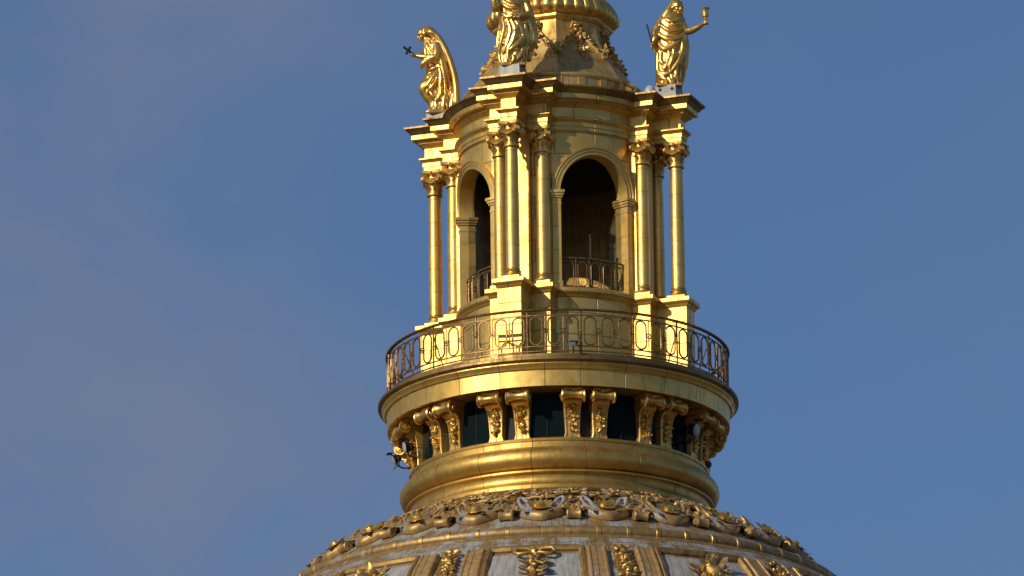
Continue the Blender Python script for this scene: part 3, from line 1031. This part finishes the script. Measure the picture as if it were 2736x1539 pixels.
# garlands on the eight faces of the roof
def oct_r(z):
    for (p, q) in zip(OCT, OCT[1:]):
        if p[1] <= z <= q[1]:
            k = (z-p[1])/(q[1]-p[1]); return (p[0]+(q[0]-p[0])*k)*cos(pi/8)
    return OCT[-1][0]*cos(pi/8)
def garland_mesh(seed):
    random.seed(seed)
    b = MB()
    def at(x, z, l=.03): return Vector((x, -oct_r(z)-l, z))
    for s in (-1, 1):
        pts = [(0, 86.58), (.16, 86.34), (.34, 86.1), (.5, 85.9), (.62, 85.78), (.7, 85.62)]
        b.tube([at(s*x, z, .02) for x, z in pts], [.05, .07, .09, .09, .08, .05], 8)
        for i in range(34):
            k = random.random()*4.99; j = int(k); k -= j
            x = pts[j][0]+(pts[j+1][0]-pts[j][0])*k; z = pts[j][1]+(pts[j+1][1]-pts[j][1])*k
            b.leaf(at(s*x, z, .02), (s*random.uniform(-.3, 1), random.uniform(-1.2, -.2), random.uniform(-1, .4)), (0, -1, .2), random.uniform(.10, .19), random.uniform(.05, .08), .05)
    pts = [(0, 86.6), (.02, 86.35), (.04, 86.1), (.06, 85.85), (.08, 85.65)]
    for i in range(26):
        k = random.random()*3.99; j = int(k); k -= j
        z = pts[j][1]+(pts[j+1][1]-pts[j][1])*k; x = random.uniform(-.06, .06)+.06*k
        b.leaf(at(x, z, .03), (random.uniform(-1, 1), -.5, random.uniform(-1, .2)), (0, -1, .2), random.uniform(.12, .22), .05, .3)
        b.blob(at(x, z-.03, .05), random.uniform(.04, .07), 7, 4)
    b.tube([at(-.18, 86.5), at(-.14, 86.66, .1), at(0, 86.6, .12), at(.14, 86.66, .1), at(.18, 86.5)], [.03, .06, .07, .06, .03], 7)
    b.blob(at(0, 86.6, .08), (.12, .1, .12))
    return b.mesh('garland', M['gold_relief'])
gms = [garland_mesh(2), garland_mesh(9)]
for k in range(8):
    link('garland', gms[k % 2], roof, Matrix.Rotation(D(25.6+45*k), 4, 'Z'))

# lead blocks carrying the statues
b = MB(); b.box(-.32, .32, -.30, .34, 0, .43, taper=.02)
slm = b.mesh('statue_block', M['lead'], 30)
for ph in CORNERS[:3]:
    o = link('statue_block', slm, church, radial(ph, 3.43, 84.36))
    if ph == CORNERS[1]:
        o['label'] = 'worn lead block with two round holes'
        for y in (-.18, .17):
            b = MB(); b.tube([(-.3185, y, .3), (-.29, y, .3)], .045, 12)
            part('bolt_hole', b, M['dark'], o)
ZST = 84.79

# ------------------------------------------------------------------ statues
class Figure(MB):
    def tube(s, pts, rad, seg=8, closed=False, flat=1.0):
        """path and thickness eased through the given points, ends rounded off"""
        P = [Vector(p) for p in pts]
        n = len(P)
        R = [rad]*n if isinstance(rad, (int, float)) else list(rad)
        if n > 12 or n < 3: return MB.tube(s, P, R, seg, closed, flat)
        out, rr = [], []
        for i in range(n-1):
            p0, p1, p2, p3 = P[max(i-1, 0)], P[i], P[i+1], P[min(i+2, n-1)]
            for j in range(6):
                t = j/6
                out.append(.5*((2*p1)+(p2-p0)*t+(2*p0-5*p1+4*p2-p3)*t*t+(3*p1-p0-3*p2+p3)*t**3))
                k = t*t*(3-2*t)
                rr.append(R[i]+(R[i+1]-R[i])*k)
        out.append(P[-1]); rr.append(R[-1])
        a = (out[0]-out[1]).normalized(); z = (out[-1]-out[-2]).normalized()
        r0, r1 = rr[0], rr[-1]
        out = [out[0]+a*r0*.75, out[0]+a*r0*.5]+out+[out[-1]+z*r1*.5, out[-1]+z*r1*.75]
        rr = [r0*.3, r0*.8]+rr+[r1*.8, r1*.3]
        MB.tube(s, out, rr, seg, closed, flat)
    def body(s, rings, amp, k, seed, seg=64):
        s.rings = rings
        rows = []
        rd = random.Random(seed)
        ph = [rd.uniform(0, 6.28) for _ in range(4)]
        zs = []
        for i in range(len(rings)-1):
            for j in range(4): zs.append(rings[i][0]+(rings[i+1][0]-rings[i][0])*j/4)
        zs.append(rings[-1][0])
        for z in zs:
            cx, cy, a, b_ = s.at(z)
            A = amp(z)
            row = []
            for q in range(seg):
                t = 2*pi*q/seg
                w = sin(k*t+ph[0]+z*1.3)+.6*sin((k+4)*t+ph[1]-z*1.7)+.5*sin((k-3)*t+ph[2]+z*.8)
                f = 1+A*w
                row.append((cx+a*f*cos(t), cy+b_*f*sin(t), z))
            rows.append(row)
        s.grid(rows, True)
        for row, fl in ((rows[0], True), (rows[-1], False)):
            ids = [s.add(p) for p in row]
            if fl: ids.reverse()
            s.face(ids)
    def at(s, z):
        R = s.rings
        if z <= R[0][0]: return R[0][1:]
        for p, q in zip(R, R[1:]):
            if p[0] <= z <= q[0]:
                k = (z-p[0])/(q[0]-p[0]); k = k*k*(3-2*k)*.5+k*.5
                return tuple(p[i]+(q[i]-p[i])*k for i in range(1, 5))
        return R[-1][1:]
    def surf(s, x, z, lift=0.0, back=False):
        cx, cy, a, b_ = s.at(z)
        t = max(-.98, min(.98, (x-cx)/a))
        y = b_*sqrt(1-t*t)
        return Vector((x, cy+(y if back else -y)-(0 if back else lift), z))
    def fold(s, pts, r=.035, lift=.028, back=False):
        P = [Vector((p[0], p[1], 0)) for p in pts]
        out = []
        for i in range(len(P)-1):                      # Catmull-Rom through the points
            p0, p1, p2, p3 = P[max(i-1, 0)], P[i], P[i+1], P[min(i+2, len(P)-1)]
            for j in range(5):
                t = j/5
                q = .5*((2*p1)+(p2-p0)*t+(2*p0-5*p1+4*p2-p3)*t*t+(3*p1-p0-3*p2+p3)*t**3)
                out.append(s.surf(q.x, q.y, lift, back))
        out.append(s.surf(P[-1].x, P[-1].y, lift, back))
        n = len(out)
        s.tube(out, [1.25*r*(.4+.6*sin(pi*(i+.6)/(n+.2))) for i in range(n)], 8)
    def head(s, c, turn, tilt, r=.125):
        """a head with face: turn about z (0 = towards the viewer), tilt forward"""
        Mx = Matrix.Translation(c) @ Matrix.Rotation(turn, 4, 'Z') @ Matrix.Rotation(tilt, 4, 'X')
        def B(p, rr, sg=12): s.blob(Mx @ Vector(p), rr, sg, 8, Mx.to_3x3(), 0)
        B((0, 0, .03), (r, r*1.12, r*1.2))
        B((0, -.035, -.06), (r*.78, r*.8, r*.95))
        B((0, -.13, -.15), (.04, .035, .03), 8)         # chin
        s.tube([Mx @ Vector((0, -.125, .03)), Mx @ Vector((0, -.165, -.045)), Mx @ Vector((0, -.13, -.055))], [.018, .028, .02], 6)   # nose
        for q in (-1, 1):
            s.tube([Mx @ Vector((q*.015, -.135, .035)), Mx @ Vector((q*.055, -.13, .045)), Mx @ Vector((q*.09, -.1, .03))], .018, 6)  # brow
            B((q*.05, -.115, .005), (.025, .02, .014), 8)
            B((q*.125, .01, -.02), (.02, .035, .045), 8)   # ear
            B((q*.06, -.09, -.06), (.04, .04, .04), 8)     # cheek
        s.tube([Mx @ Vector((-.04, -.13, -.1)), Mx @ Vector((0, -.145, -.095)), Mx @ Vector((.04, -.13, -.1))], .014, 6)
        s.tube([Mx @ Vector((-.035, -.128, -.118)), Mx @ Vector((0, -.142, -.12)), Mx @ Vector((.035, -.128, -.118))], .015, 6)
        return Mx
    def hand(s, wrist, d, n, k=1.0, curl=.7):
        """palm, four fingers and a thumb; d = direction, n = palm normal"""
        w = Vector(wrist); d = Vector(d).normalized(); n = Vector(n); n = (n-d*n.dot(d)).normalized(); t = d.cross(n)
        R = Matrix((t, d, n)).transposed()
        s.blob(w+d*.06*k, (.055*k, .075*k, .032*k), 10, 6, R, 0)
        for i, ln in enumerate((.085, .1, .095, .07)):
            b0 = w+d*.11*k+t*(.045-.03*i)*k
            p1 = b0+(d*cos(curl*.5)+n*sin(curl*.5))*ln*.5*k
            p2 = p1+(d*cos(curl*1.4)+n*sin(curl*1.4))*ln*.35*k
            p3 = p2+(d*cos(curl*2.2)+n*sin(curl*2.2))*ln*.25*k
            s.tube([b0-d*.03*k, b0, p1, p2, p3], [.018*k, .018*k, .016*k, .015*k, .012*k], 6)
        b0 = w+d*.03*k+t*.05*k
        s.tube([b0, b0+(t*.6+d*.5+n*.4)*.05*k, b0+(t*.5+d*.9+n*.9)*.085*k], [.022*k, .019*k, .014*k], 6)
    def finish(s, name, m, parent, vox=.0125, smooth=1):
        me = bpy.data.meshes.new(name)
        me.from_pydata(s.v, [], s.f)
        o = bpy.data.objects.new(name+'_tmp', me)
        COL.objects.link(o)
        md = o.modifiers.new('r', 'REMESH'); md.mode = 'VOXEL'; md.voxel_size = vox; md.adaptivity = 0
        sm = o.modifiers.new('s', 'SMOOTH'); sm.factor = .5; sm.iterations = smooth
        dg = bpy.context.evaluated_depsgraph_get()
        me2 = bpy.data.meshes.new_from_object(o.evaluated_get(dg))
        me2.name = name
        bpy.data.objects.remove(o)
        bpy.data.meshes.remove(me)
        me2.materials.clear(); me2.materials.append(m)
        me2.polygons.foreach_set('use_smooth', [True]*len(me2.polygons))
        return link(name, me2, parent)

def base_of(ph): return rad2(3.41, ph)+Vector((0, 0, ZST))

# figure with cross, seen from its side, facing left
st = thing('statue', 'gilded robed statue in profile holding out a small dark cross', 'statue', base_of(CORNERS[2]), 'gilded statues standing on the lantern corners')
f = Figure()
f.body([(.0, .1, 0, .42, .32), (.08, .1, 0, .43, .34), (.3, .12, 0, .36, .32), (.5, .02, 0, .42, .32), (.72, -.1, 0, .44, .31), (.9, -.08, 0, .42, .30), (1.15, .0, 0, .38, .28), (1.4, .0, 0, .36, .27), (1.65, -.06, 0, .34, .27), (1.85, -.12, 0, .31, .25), (2.0, -.18, 0, .24, .2), (2.1, -.26, 0, .15, .14), (2.16, -.30, 0, .1, .1)], lambda z: .05 if z < 1.1 else .03, 6, 4)
f.box(-.3, .42, -.34, .34, -.02, .08)
Mh = f.head((-.42, 0, 2.25), D(-82), D(24))
# veil falling from the head down the back
for s_ in (-1, 1):
    for q, (yo, r) in enumerate(((.02, .1), (.12, .09), (.2, .085))):
        f.tube([(-.42+q*.03, s_*yo*.5, 2.40-q*.05), (-.25+q*.02, s_*yo, 2.36-q*.06), (-.05, s_*yo*1.1, 2.12), (.1, s_*yo*1.2, 1.88), (.24, s_*yo*1.3, 1.55), (.36, s_*yo*1.35, 1.15), (.43, s_*yo*1.4, .75), (.44, s_*yo*1.45, .32), (.42, s_*yo*1.4, .1)], [r*.7, r*1.05, r*1.05, r, r, r*1.05, r*1.05, r, r*.6], 9)
# long folds of the mantle on the side we see
for pts, r in (([(-.18, 2.2), (-.02, 1.9), (.1, 1.5), (.22, 1.0), (.3, .5)], .045), ([(-.12, 2.1), (.0, 1.75), (.06, 1.4), (.14, .95), (.16, .45), (.2, .1)], .045),
               ([(-.22, 1.95), (-.1, 1.7), (-.02, 1.5), (.02, 1.3)], .04), ([(-.34, 1.98), (-.30, 1.8), (-.2, 1.62), (-.14, 1.5)], .035), ([(-.38, 1.82), (-.34, 1.62), (-.28, 1.5)], .04), ([(-.26, 2.02), (-.22, 1.85), (-.12, 1.66)], .03), ([(.24, 1.4), (.36, 1.0), (.4, .6)], .04), ([(.0, 1.25), (.04, .95), (.02, .7), (.06, .3)], .05), ([(-.06, 1.15), (-.18, .95), (-.32, .75), (-.42, .66)], .05),
               ([(-.02, 1.05), (-.12, .8), (-.28, .6), (-.3, .5)], .045), ([(-.3, 1.15), (-.15, 1.22), (.0, 1.2)], .04), ([(-.28, 1.02), (-.12, .98), (.02, 1.05)], .04), ([(-.3, 1.3), (-.18, 1.42), (-.05, 1.38)], .045),
               ([(.26, 1.2), (.34, .8), (.34, .4), (.3, .1)], .045), ([(.1, .6), (-.02, .4), (-.12, .25), (-.1, .1)], .045), ([(-.3, .62), (-.16, .42), (-.08, .15)], .05), ([(.22, .6), (.12, .35), (.1, .1)], .045)):
    f.fold(pts, r)
# bent knee
f.tube([(-.05, -.12, 1.0), (-.3, -.16, .82), (-.42, -.16, .70), (-.34, -.14, .5), (-.2, -.12, .3), (-.16, -.14, .12)], [.16, .16, .14, .12, .11, .1], 12)
# feet
f.tube([(-.1, -.14, .1), (-.24, -.15, .08), (-.34, -.15, .05)], [.08, .07, .05], 8)
# arm held out with the sleeve hanging
f.tube([(-.08, -.22, 1.88), (-.06, -.30, 1.66), (-.12, -.34, 1.5), (-.34, -.3, 1.52), (-.58, -.26, 1.57)], [.12, .12, .1, .085, .055], 10)
f.tube([(-.1, -.32, 1.5), (-.3, -.3, 1.42), (-.42, -.28, 1.34), (-.46, -.26, 1.22)], [.1, .1, .09, .04], 9)
f.hand((-.58, -.26, 1.57), (-1, 0, .1), (0, .2, 1), 1.0, .9)
f.tube([(-.16, .2, 1.86), (-.3, .26, 1.62), (-.42, .16, 1.7)], [.11, .1, .06], 10)
f.hand((-.42, .16, 1.7), (-.4, -.4, .5), (-1, 0, 0), .95)
f.finish('figure', M['gold_statue'], st)
c = MB()
ax = Vector((-.80, 0, .66)).normalized(); cx_ = Vector((.5, 0, .86)).normalized()
c0 = Vector((-.66, -.26, 1.60))
def bar(mb, a, b2, w):
    mb.tube([a, b2], w, 4)
bar(c, c0-ax*.05, c0+ax*.36, .033)
bar(c, c0+ax*.2-cx_*.12, c0+ax*.2+cx_*.12, .033)
part('cross', c, M['black'], st)
st.scale = (1.07, 1.07, 1.07)

# figure with chalice, facing the viewer, head turned to the right
st = thing('statue', 'gilded veiled statue raising a chalice on its outstretched arm', 'statue', base_of(CORNERS[1]), 'gilded statues standing on the lantern corners')
f = Figure()
f.body([(.0, .02, 0, .35, .30), (.1, .02, 0, .35, .30), (.35, .04, 0, .37, .29), (.65, .06, -.02, .39, .29), (.95, .06, 0, .40, .28), (1.2, .07, 0, .40, .27), (1.45, .09, 0, .42, .26), (1.68, .11, 0, .40, .25), (1.85, .12, 0, .36, .23), (1.98, .13, 0, .28, .19), (2.08, .18, 0, .16, .14), (2.14, .21, 0, .1, .1)], lambda z: .05 if z < .9 else .02, 6, 12)
f.box(-.33, .36, -.3, .3, -.02, .06)
f.head((.25, -.03, 2.26), D(48), D(14))
for q, (yo, r) in enumerate(((0, .12), (.08, .11), (.15, .1))):
    f.tube([(.3, -.02+yo*.6, 2.43-q*.03), (.2, .02+yo*.6, 2.40-q*.02), (.1, .0+yo*.7, 2.26), (.02, -.02+yo, 2.1), (-.1, .02+yo, 1.94), (-.16, .08+yo, 1.7)], [r*.5, r*.9, r*.95, r, r, r*.5], 9)
f.tube([(.36, .06, 2.40), (.38, .12, 2.25), (.34, .12, 2.05), (.42, .1, 1.9)], [.06, .08, .09, .08], 8)
for pts, r in (([(-.24, 1.80), (-.1, 1.62), (.12, 1.50), (.36, 1.58), (.48, 1.74)], .05), ([(-.30, 1.55), (-.14, 1.36), (.1, 1.26), (.34, 1.36), (.48, 1.55)], .065), ([(-.32, 1.40), (-.2, 1.10), (-.06, 1.0), (.14, 1.08), (.4, 1.38)], .06),
               ([(.38, 1.36), (.38, 1.0), (.30, .7), (.12, .42), (.0, .32)], .06), ([(.43, 1.3), (.45, .9), (.42, .5), (.36, .08)], .05),
               ([(.12, 1.08), (.15, .86), (.1, .68), (.04, .5), (.06, .3)], .06), ([(.0, 1.0), (.03, .82), (-.02, .66)], .045), ([(-.28, .95), (-.29, .6), (-.25, .38), (-.06, .3), (.1, .38), (.2, .55)], .05), ([(-.3, .6), (-.26, .34), (-.1, .2)], .05),
               ([(-.18, .92), (-.2, .68), (-.1, .55)], .045), ([(-.26, .22), (-.1, .16), (-.02, .05)], .045), ([(.06, .3), (.1, .16), (.16, .05)], .05), ([(.24, .6), (.2, .3), (.26, .06)], .05), ([(.32, .45), (.31, .2), (.33, .05)], .04), ([(-.02, .62), (-.1, .46), (-.16, .52)], .05),
               ([(-.06, 1.92), (.04, 1.80), (.2, 1.80), (.32, 1.9)], .045), ([(.1, 1.72), (.22, 1.68), (.38, 1.76)], .035)):
    f.fold(pts, r)
# mantle edge hanging behind at the right
f.tube([(.46, .1, 1.55), (.5, .14, 1.2), (.48, .14, .8), (.5, .12, .6)], [.07, .09, .08, .03], 8)
f.tube([(.42, .12, 1.2), (.44, .16, .7), (.38, .14, .25)], [.08, .09, .06], 8)
# arm with the chalice
f.tube([(.34, 0, 1.86), (.44, -.08, 1.64), (.56, -.12, 1.55), (.78, -.16, 1.62), (.95, -.18, 1.73)], [.13, .12, .105, .085, .055], 10)
f.hand((.95, -.18, 1.73), (.6, 0, .7), (-.4, -.9, .2), 1.0, 1.0)
# lowered arm
f.tube([(-.14, 0, 1.92), (-.27, -.08, 1.68), (-.34, -.14, 1.5), (-.34, -.24, 1.34), (-.42, -.26, 1.18)], [.13, .12, .11, .085, .055], 10)
f.tube([(-.33, -.12, 1.5), (-.36, -.14, 1.2), (-.33, -.1, .95)], [.07, .07, .04], 8)
f.hand((-.42, -.26, 1.18), (-.2, -.3, -.9), (.8, -.3, 0), 1.0, .9)
f.finish('figure', M['gold_statue'], st)
c = MB()
c.lathe([(.02, 0), (.085, .01), (.08, .03), (.03, .06), (.025, .12), (.045, .15), (.028, .18), (.05, .21), (.085, .23), (.092, .33), (.1, .42), (.125, .45), (.11, .45), (.085, .40), (.075, .33), (.03, .25)], 20)
part('chalice', c, M['gold_cast'], st, Matrix.Translation((1.02, -.22, 1.70)))
c = MB(); c.tube([(-.56, -.3, 1.70), (-.47, -.32, 1.3), (-.42, -.32, 1.1)], [.022, .022, .02], 6)
part('staff', c, M['darkrod'], st)
st.scale = (1.04, 1.04, 1.045)

# figure at the front corner, its head above the picture
st = thing('statue', 'gilded draped statue on a bare lead block, its head beyond the picture', 'statue', base_of(CORNERS[0]), 'gilded statues standing on the lantern corners')
f = Figure()
f.body([(.0, -.02, 0, .36, .30), (.1, -.02, 0, .36, .3), (.35, .0, 0, .37, .29), (.65, .0, 0, .39, .29), (.95, .02, 0, .40, .28), (1.2, .03, 0, .38, .26), (1.45, .02, 0, .34, .24), (1.68, .02, 0, .37, .25), (1.85, .02, 0, .35, .23), (1.98, .02, 0, .28, .19), (2.08, .02, 0, .16, .14), (2.14, .02, 0, .1, .1)], lambda z: .055 if z < 1.2 else .025, 7, 33)
f.box(-.3, .34, -.3, .3, -.02, .06)
f.head((.02, -.03, 2.26), D(-20), D(10))
for pts, r in (([(-.3, 1.5), (-.1, 1.32), (.1, 1.42), (.28, 1.6)], .06), ([(-.28, 1.36), (-.2, 1.05), (-.27, .7), (-.34, .3), (-.3, .06)], .06), ([(-.14, 1.3), (-.04, .95), (-.12, .6), (-.24, .3)], .06), ([(-.02, 1.25), (.08, .98), (.03, .66), (-.1, .4), (-.12, .1)], .06),
               ([(.2, 1.32), (.14, 1.05), (-.02, .84), (-.16, .74)], .05), ([(.36, 1.2), (.32, .85), (.16, .58), (-.02, .42), (-.12, .34)], .065), ([(.38, .95), (.36, .6), (.24, .3), (.1, .1)], .06), ([(.34, 1.3), (.40, .8), (.36, .4), (.34, .08)], .05), ([(-.34, 1.0), (-.37, .6), (-.32, .25)], .055),
               ([(.24, .5), (.28, .25), (.22, .05)], .045), ([(-.25, 1.72), (-.05, 1.56), (.15, 1.55), (.3, 1.3)], .06), ([(-.22, 1.88), (.0, 1.72), (.24, 1.68)], .05), ([(-.24, .62), (-.1, .52), (.04, .62)], .05), ([(.0, .26), (.04, .14), (-.02, .04)], .05), ([(.1, 1.2), (.24, 1.0), (.3, .74)], .05)):
    f.fold(pts, r)
# cloak thrown back at the right
f.tube([(.3, .05, 1.8), (.44, .05, 1.5), (.5, .05, 1.1), (.54, .06, .78), (.46, .08, .5)], [.11, .14, .15, .15, .07], 10)
f.tube([(.36, -.1, 1.5), (.46, -.08, 1.2), (.5, -.02, .9), (.42, .02, .55)], [.06, .07, .08, .05], 8)
f.tube([(.4, .1, 1.3), (.5, .14, .8), (.42, .12, .25)], [.1, .12, .08], 8)
# raised arm and arm at the hip
f.tube([(-.28, 0, 1.88), (-.42, -.1, 1.66), (-.42, -.24, 1.56), (-.46, -.3, 1.74), (-.48, -.3, 1.86)], [.12, .11, .1, .08, .055], 10)
f.hand((-.48, -.3, 1.86), (-.1, 0, 1), (.6, -.6, 0), 1.0, 1.0)
f.tube([(.3, 0, 1.88), (.42, -.06, 1.62), (.44, -.14, 1.42), (.28, -.28, 1.36), (.14, -.32, 1.36)], [.12, .115, .1, .08, .055], 10)
f.hand((.14, -.32, 1.36), (-1, -.1, 0), (0, .3, -1), 1.0, .8)
f.finish('figure', M['gold_statue'], st)
c = MB(); c.tube([(-.44, -.34, 1.62), (-.54, -.36, 2.0), (-.62, -.38, 2.3)], .028, 6)
part('staff', c, M['darkrod'], st)
c = MB(); c.box(.1, .2, -.40, -.36, 1.27, 1.31)
part('clasp', c, M['lens'], st)
st.scale = (1.06, 1.06, 1.05)

# ------------------------------------------------------------------ balcony railing
RR, ZF = 4.74, 76.085
rail = thing('balcony_railing', 'curved wrought iron railing of oval loops round the gilded balcony', 'railing', (0, 0, ZF))
def ring(mb, r, z, w, h):
    mb.lathe([(r-w, z-h), (r+w, z-h), (r+w, z+h), (r-w, z+h), (r-w, z-h)], 180)
b = MB(); b.lathe([(RR-.05, 1.22), (RR+.05, 1.22), (RR+.06, 1.25), (RR+.03, 1.275), (RR-.03, 1.275), (RR-.06, 1.25), (RR-.05, 1.22)], 180)
part('handrail', b, M['iron'], rail)
for z in (1.09, .21, .07):
    b = MB(); ring(b, RR, z, .018, .016)
    part('rail_bar', b, M['iron'], rail)
b = MB()
pts = []
for i in range(28):
    t = 2*pi*i/28
    x = .165*cos(t); zz = .65+.235*(1 if sin(t) > 0 else -1)+.165*sin(t)
    pts.append((x, 0, zz))
b.tube(pts, .025, 6, True)
ovm = b.mesh('oval_loop', M['iron'])
b = MB()
b.tube([(.068*cos(2*pi*i/14), 0, .65+.068*sin(2*pi*i/14)) for i in range(14)], .018, 6, True)
b.blob((0, 0, .65), .03, 8, 5)
b.tube([(0, 0, .05), (0, 0, .58)], .013, 5); b.tube([(0, 0, .72), (0, 0, 1.1)], .013, 5)
b.tube([(-.09, 0, .65), (-.06, 0, .65)], .022, 6); b.tube([(.09, 0, .65), (.06, 0, .65)], .022, 6)
lkm = b.mesh('link_ring', M['iron'])
b = MB(); b.tube([(0, 0, -.02), (0, 0, 1.24)], .024, 6)
b.tube([(0, 0, .64), (0, 0, .66)], .05, 8); b.tube([(0, .02, .9), (0, .25, .4), (0, .42, 0)], .018, 6)
pom = b.mesh('post', M['iron'])
for k in range(60):
    phi = D(-1+6*k)
    link('oval_loop', ovm, rail, radial(phi, RR))
    if k % 3 == 1: link('post', pom, rail, radial(phi+D(3), RR))
    else: link('link_ring', lkm, rail, radial(phi+D(3), RR))

# small railings in the arches
def arch_railing(bay, label):
    t = thing('arch_railing', label, 'railing', (0, 0, 78.56), 'iron railings in the lantern arches')
    R = 2.5
    a = HA-D(1)
    b = MB()
    for z, w in ((.92, .03), (.82, .014), (.1, .014)):
        b.tube([rad2(R, bay-a+2*a*i/14)+Vector((0, 0, z)) for i in range(15)], w, 6)
    part('rail_bar', b, M['iron'], t)
    b = MB()
    b.tube([(.13*cos(2*pi*i/24), 0, .46+.22*(1 if sin(2*pi*i/24) > 0 else -1)+.13*sin(2*pi*i/24)) for i in range(24)], .014, 5, True)
    me = b.mesh('oval_loop', M['iron'])
    b = MB(); b.tube([(0, 0, 0), (0, 0, .9)], .014, 5)
    me2 = b.mesh('post', M['iron'])
    for i in range(5):
        link('oval_loop', me, t, radial(bay-a+2*a*(i+.5)/5, R))
    for i in range(6):
        link('post', me2, t, radial(bay-a+2*a*i/5, R))
arch_railing(BAYS[0], 'small iron railing in the broad dark arch facing the viewer')
arch_railing(BAYS[1], 'small iron railing in the narrow arch behind the left columns')
arch_railing(BAYS[2], 'small iron railing across the far right arch, seen through the lantern')
arch_railing(BAYS[3], 'small iron railing across the far left arch, seen through the lantern')

# dark upright in the broad arch
b = MB(); b.tube([(0, 0, 0), (0, 0, 1.6)], [.05, .045], 10); b.tube([(0, 0, 0), (0, 0, .05)], .09, 12); b.blob((0, 0, 1.62), .06)
o = part('iron_post', b, M['dark'])
p = rad2(2.42, BAYS[0]-D(2)); o.location = (p.x, p.y, 78.55)
tag(o, 'slim dark upright standing in the middle of the broad arch', 'post')

# ------------------------------------------------------------------ lamps and devices
def floodlight(phi, r, z, aim, label, k=1.0):
    t = thing('floodlight', label, 'floodlight', group='floodlights under and beside the balcony')
    t.matrix_world = radial(phi, r, z) @ Matrix.Scale(k, 4)
    tl = Matrix.Rotation(aim, 4, 'X')
    b = MB()
    b.tube([(0, .16, 0), (0, .12, 0), (0, 0, 0), (0, -.14, 0), (0, -.16, 0)], [.06, .12, .15, .19, .2], 16)
    part('housing', b, M['black'], t, tl)
    b = MB(); b.tube([(0, -.162, 0), (0, -.17, 0)], [.175, .16], 16)
    part('lens', b, M['lens'], t, tl)
    b = MB()
    b.tube([(-.21, 0, 0), (-.23, .02, -.12), (-.12, .05, -.27), (0, .06, -.3), (.12, .05, -.27), (.23, .02, -.12), (.21, 0, 0)], .022, 6)
    b.tube([(0, .06, -.3), (0, .2, -.36), (0, .45, -.36)], .03, 6)
    part('bracket', b, M['black'], t)
    b = MB()
    for s in (-1, 1):
        b.box(-.18, .18, -.38, -.165, s*.19-.006, s*.19+.006, tl @ Matrix.Rotation(s*-.35, 4, 'X'))
    part('barn_door', b, M['black'], t)
floodlight(D(-72), 4.36, 74.42, D(10), 'black floodlight hanging between the leftmost consoles', .85)
floodlight(D(-80), 4.55, 74.25, D(25), 'outermost black floodlight projecting left against the sky', .75)
floodlight(D(61), 4.2, 74.62, D(15), 'black floodlight between the consoles at the right end')
b = MB()
b.box(-.12, .12, -.16, .1, -.07, .1); b.tube([(0, -.16, 0), (0, -.26, -.02)], [.08, .07], 12); b.box(-.14, .14, -.24, .12, .1, .125); b.tube([(0, .0, -.07), (0, .05, -.2), (0, .1, -.24)], .03, 6)
o = part('spotlight', b, M['grey'])
o.matrix_world = radial(D(5.2), 4.86, 76.32) @ Matrix.Rotation(.35, 4, 'X')
tag(o, 'small grey spotlight clamped to the foot of the balcony railing', 'spotlight')
b = MB()
b.blob((0, 0, .12), (.11, .16, .12), 10, 6, None, 0); b.box(-.05, .05, -.05, .05, -.08, .06); b.tube([(-.1, 0, .1), (.12, -.1, .16)], [.05, .09], 8)
o = part('spotlight', b, M['black'])
o.matrix_world = radial(D(84), 4.07, 73.92)
tag(o, 'small black spotlight on the ledge above the torus, right edge', 'spotlight')
b = MB()
b.lathe([(.1, 0), (.24, .02), (.26, .08), (.25, .16), (.2, .26), (.1, .33), (.01, .35)], 24)
o = part('antenna_dome', b, M['white'])
p = rad2(2.98, D(64.5)); o.location = (p.x, p.y, 84.53); o.scale = (.62, .62, .85)
b = MB(); b.tube([(0, 0, -.28), (0, 0, .01)], .09, 10)
part('stand', b, M['grey'], o)
tag(o, 'white rounded antenna cover beside the feet of the chalice statue', 'antenna')
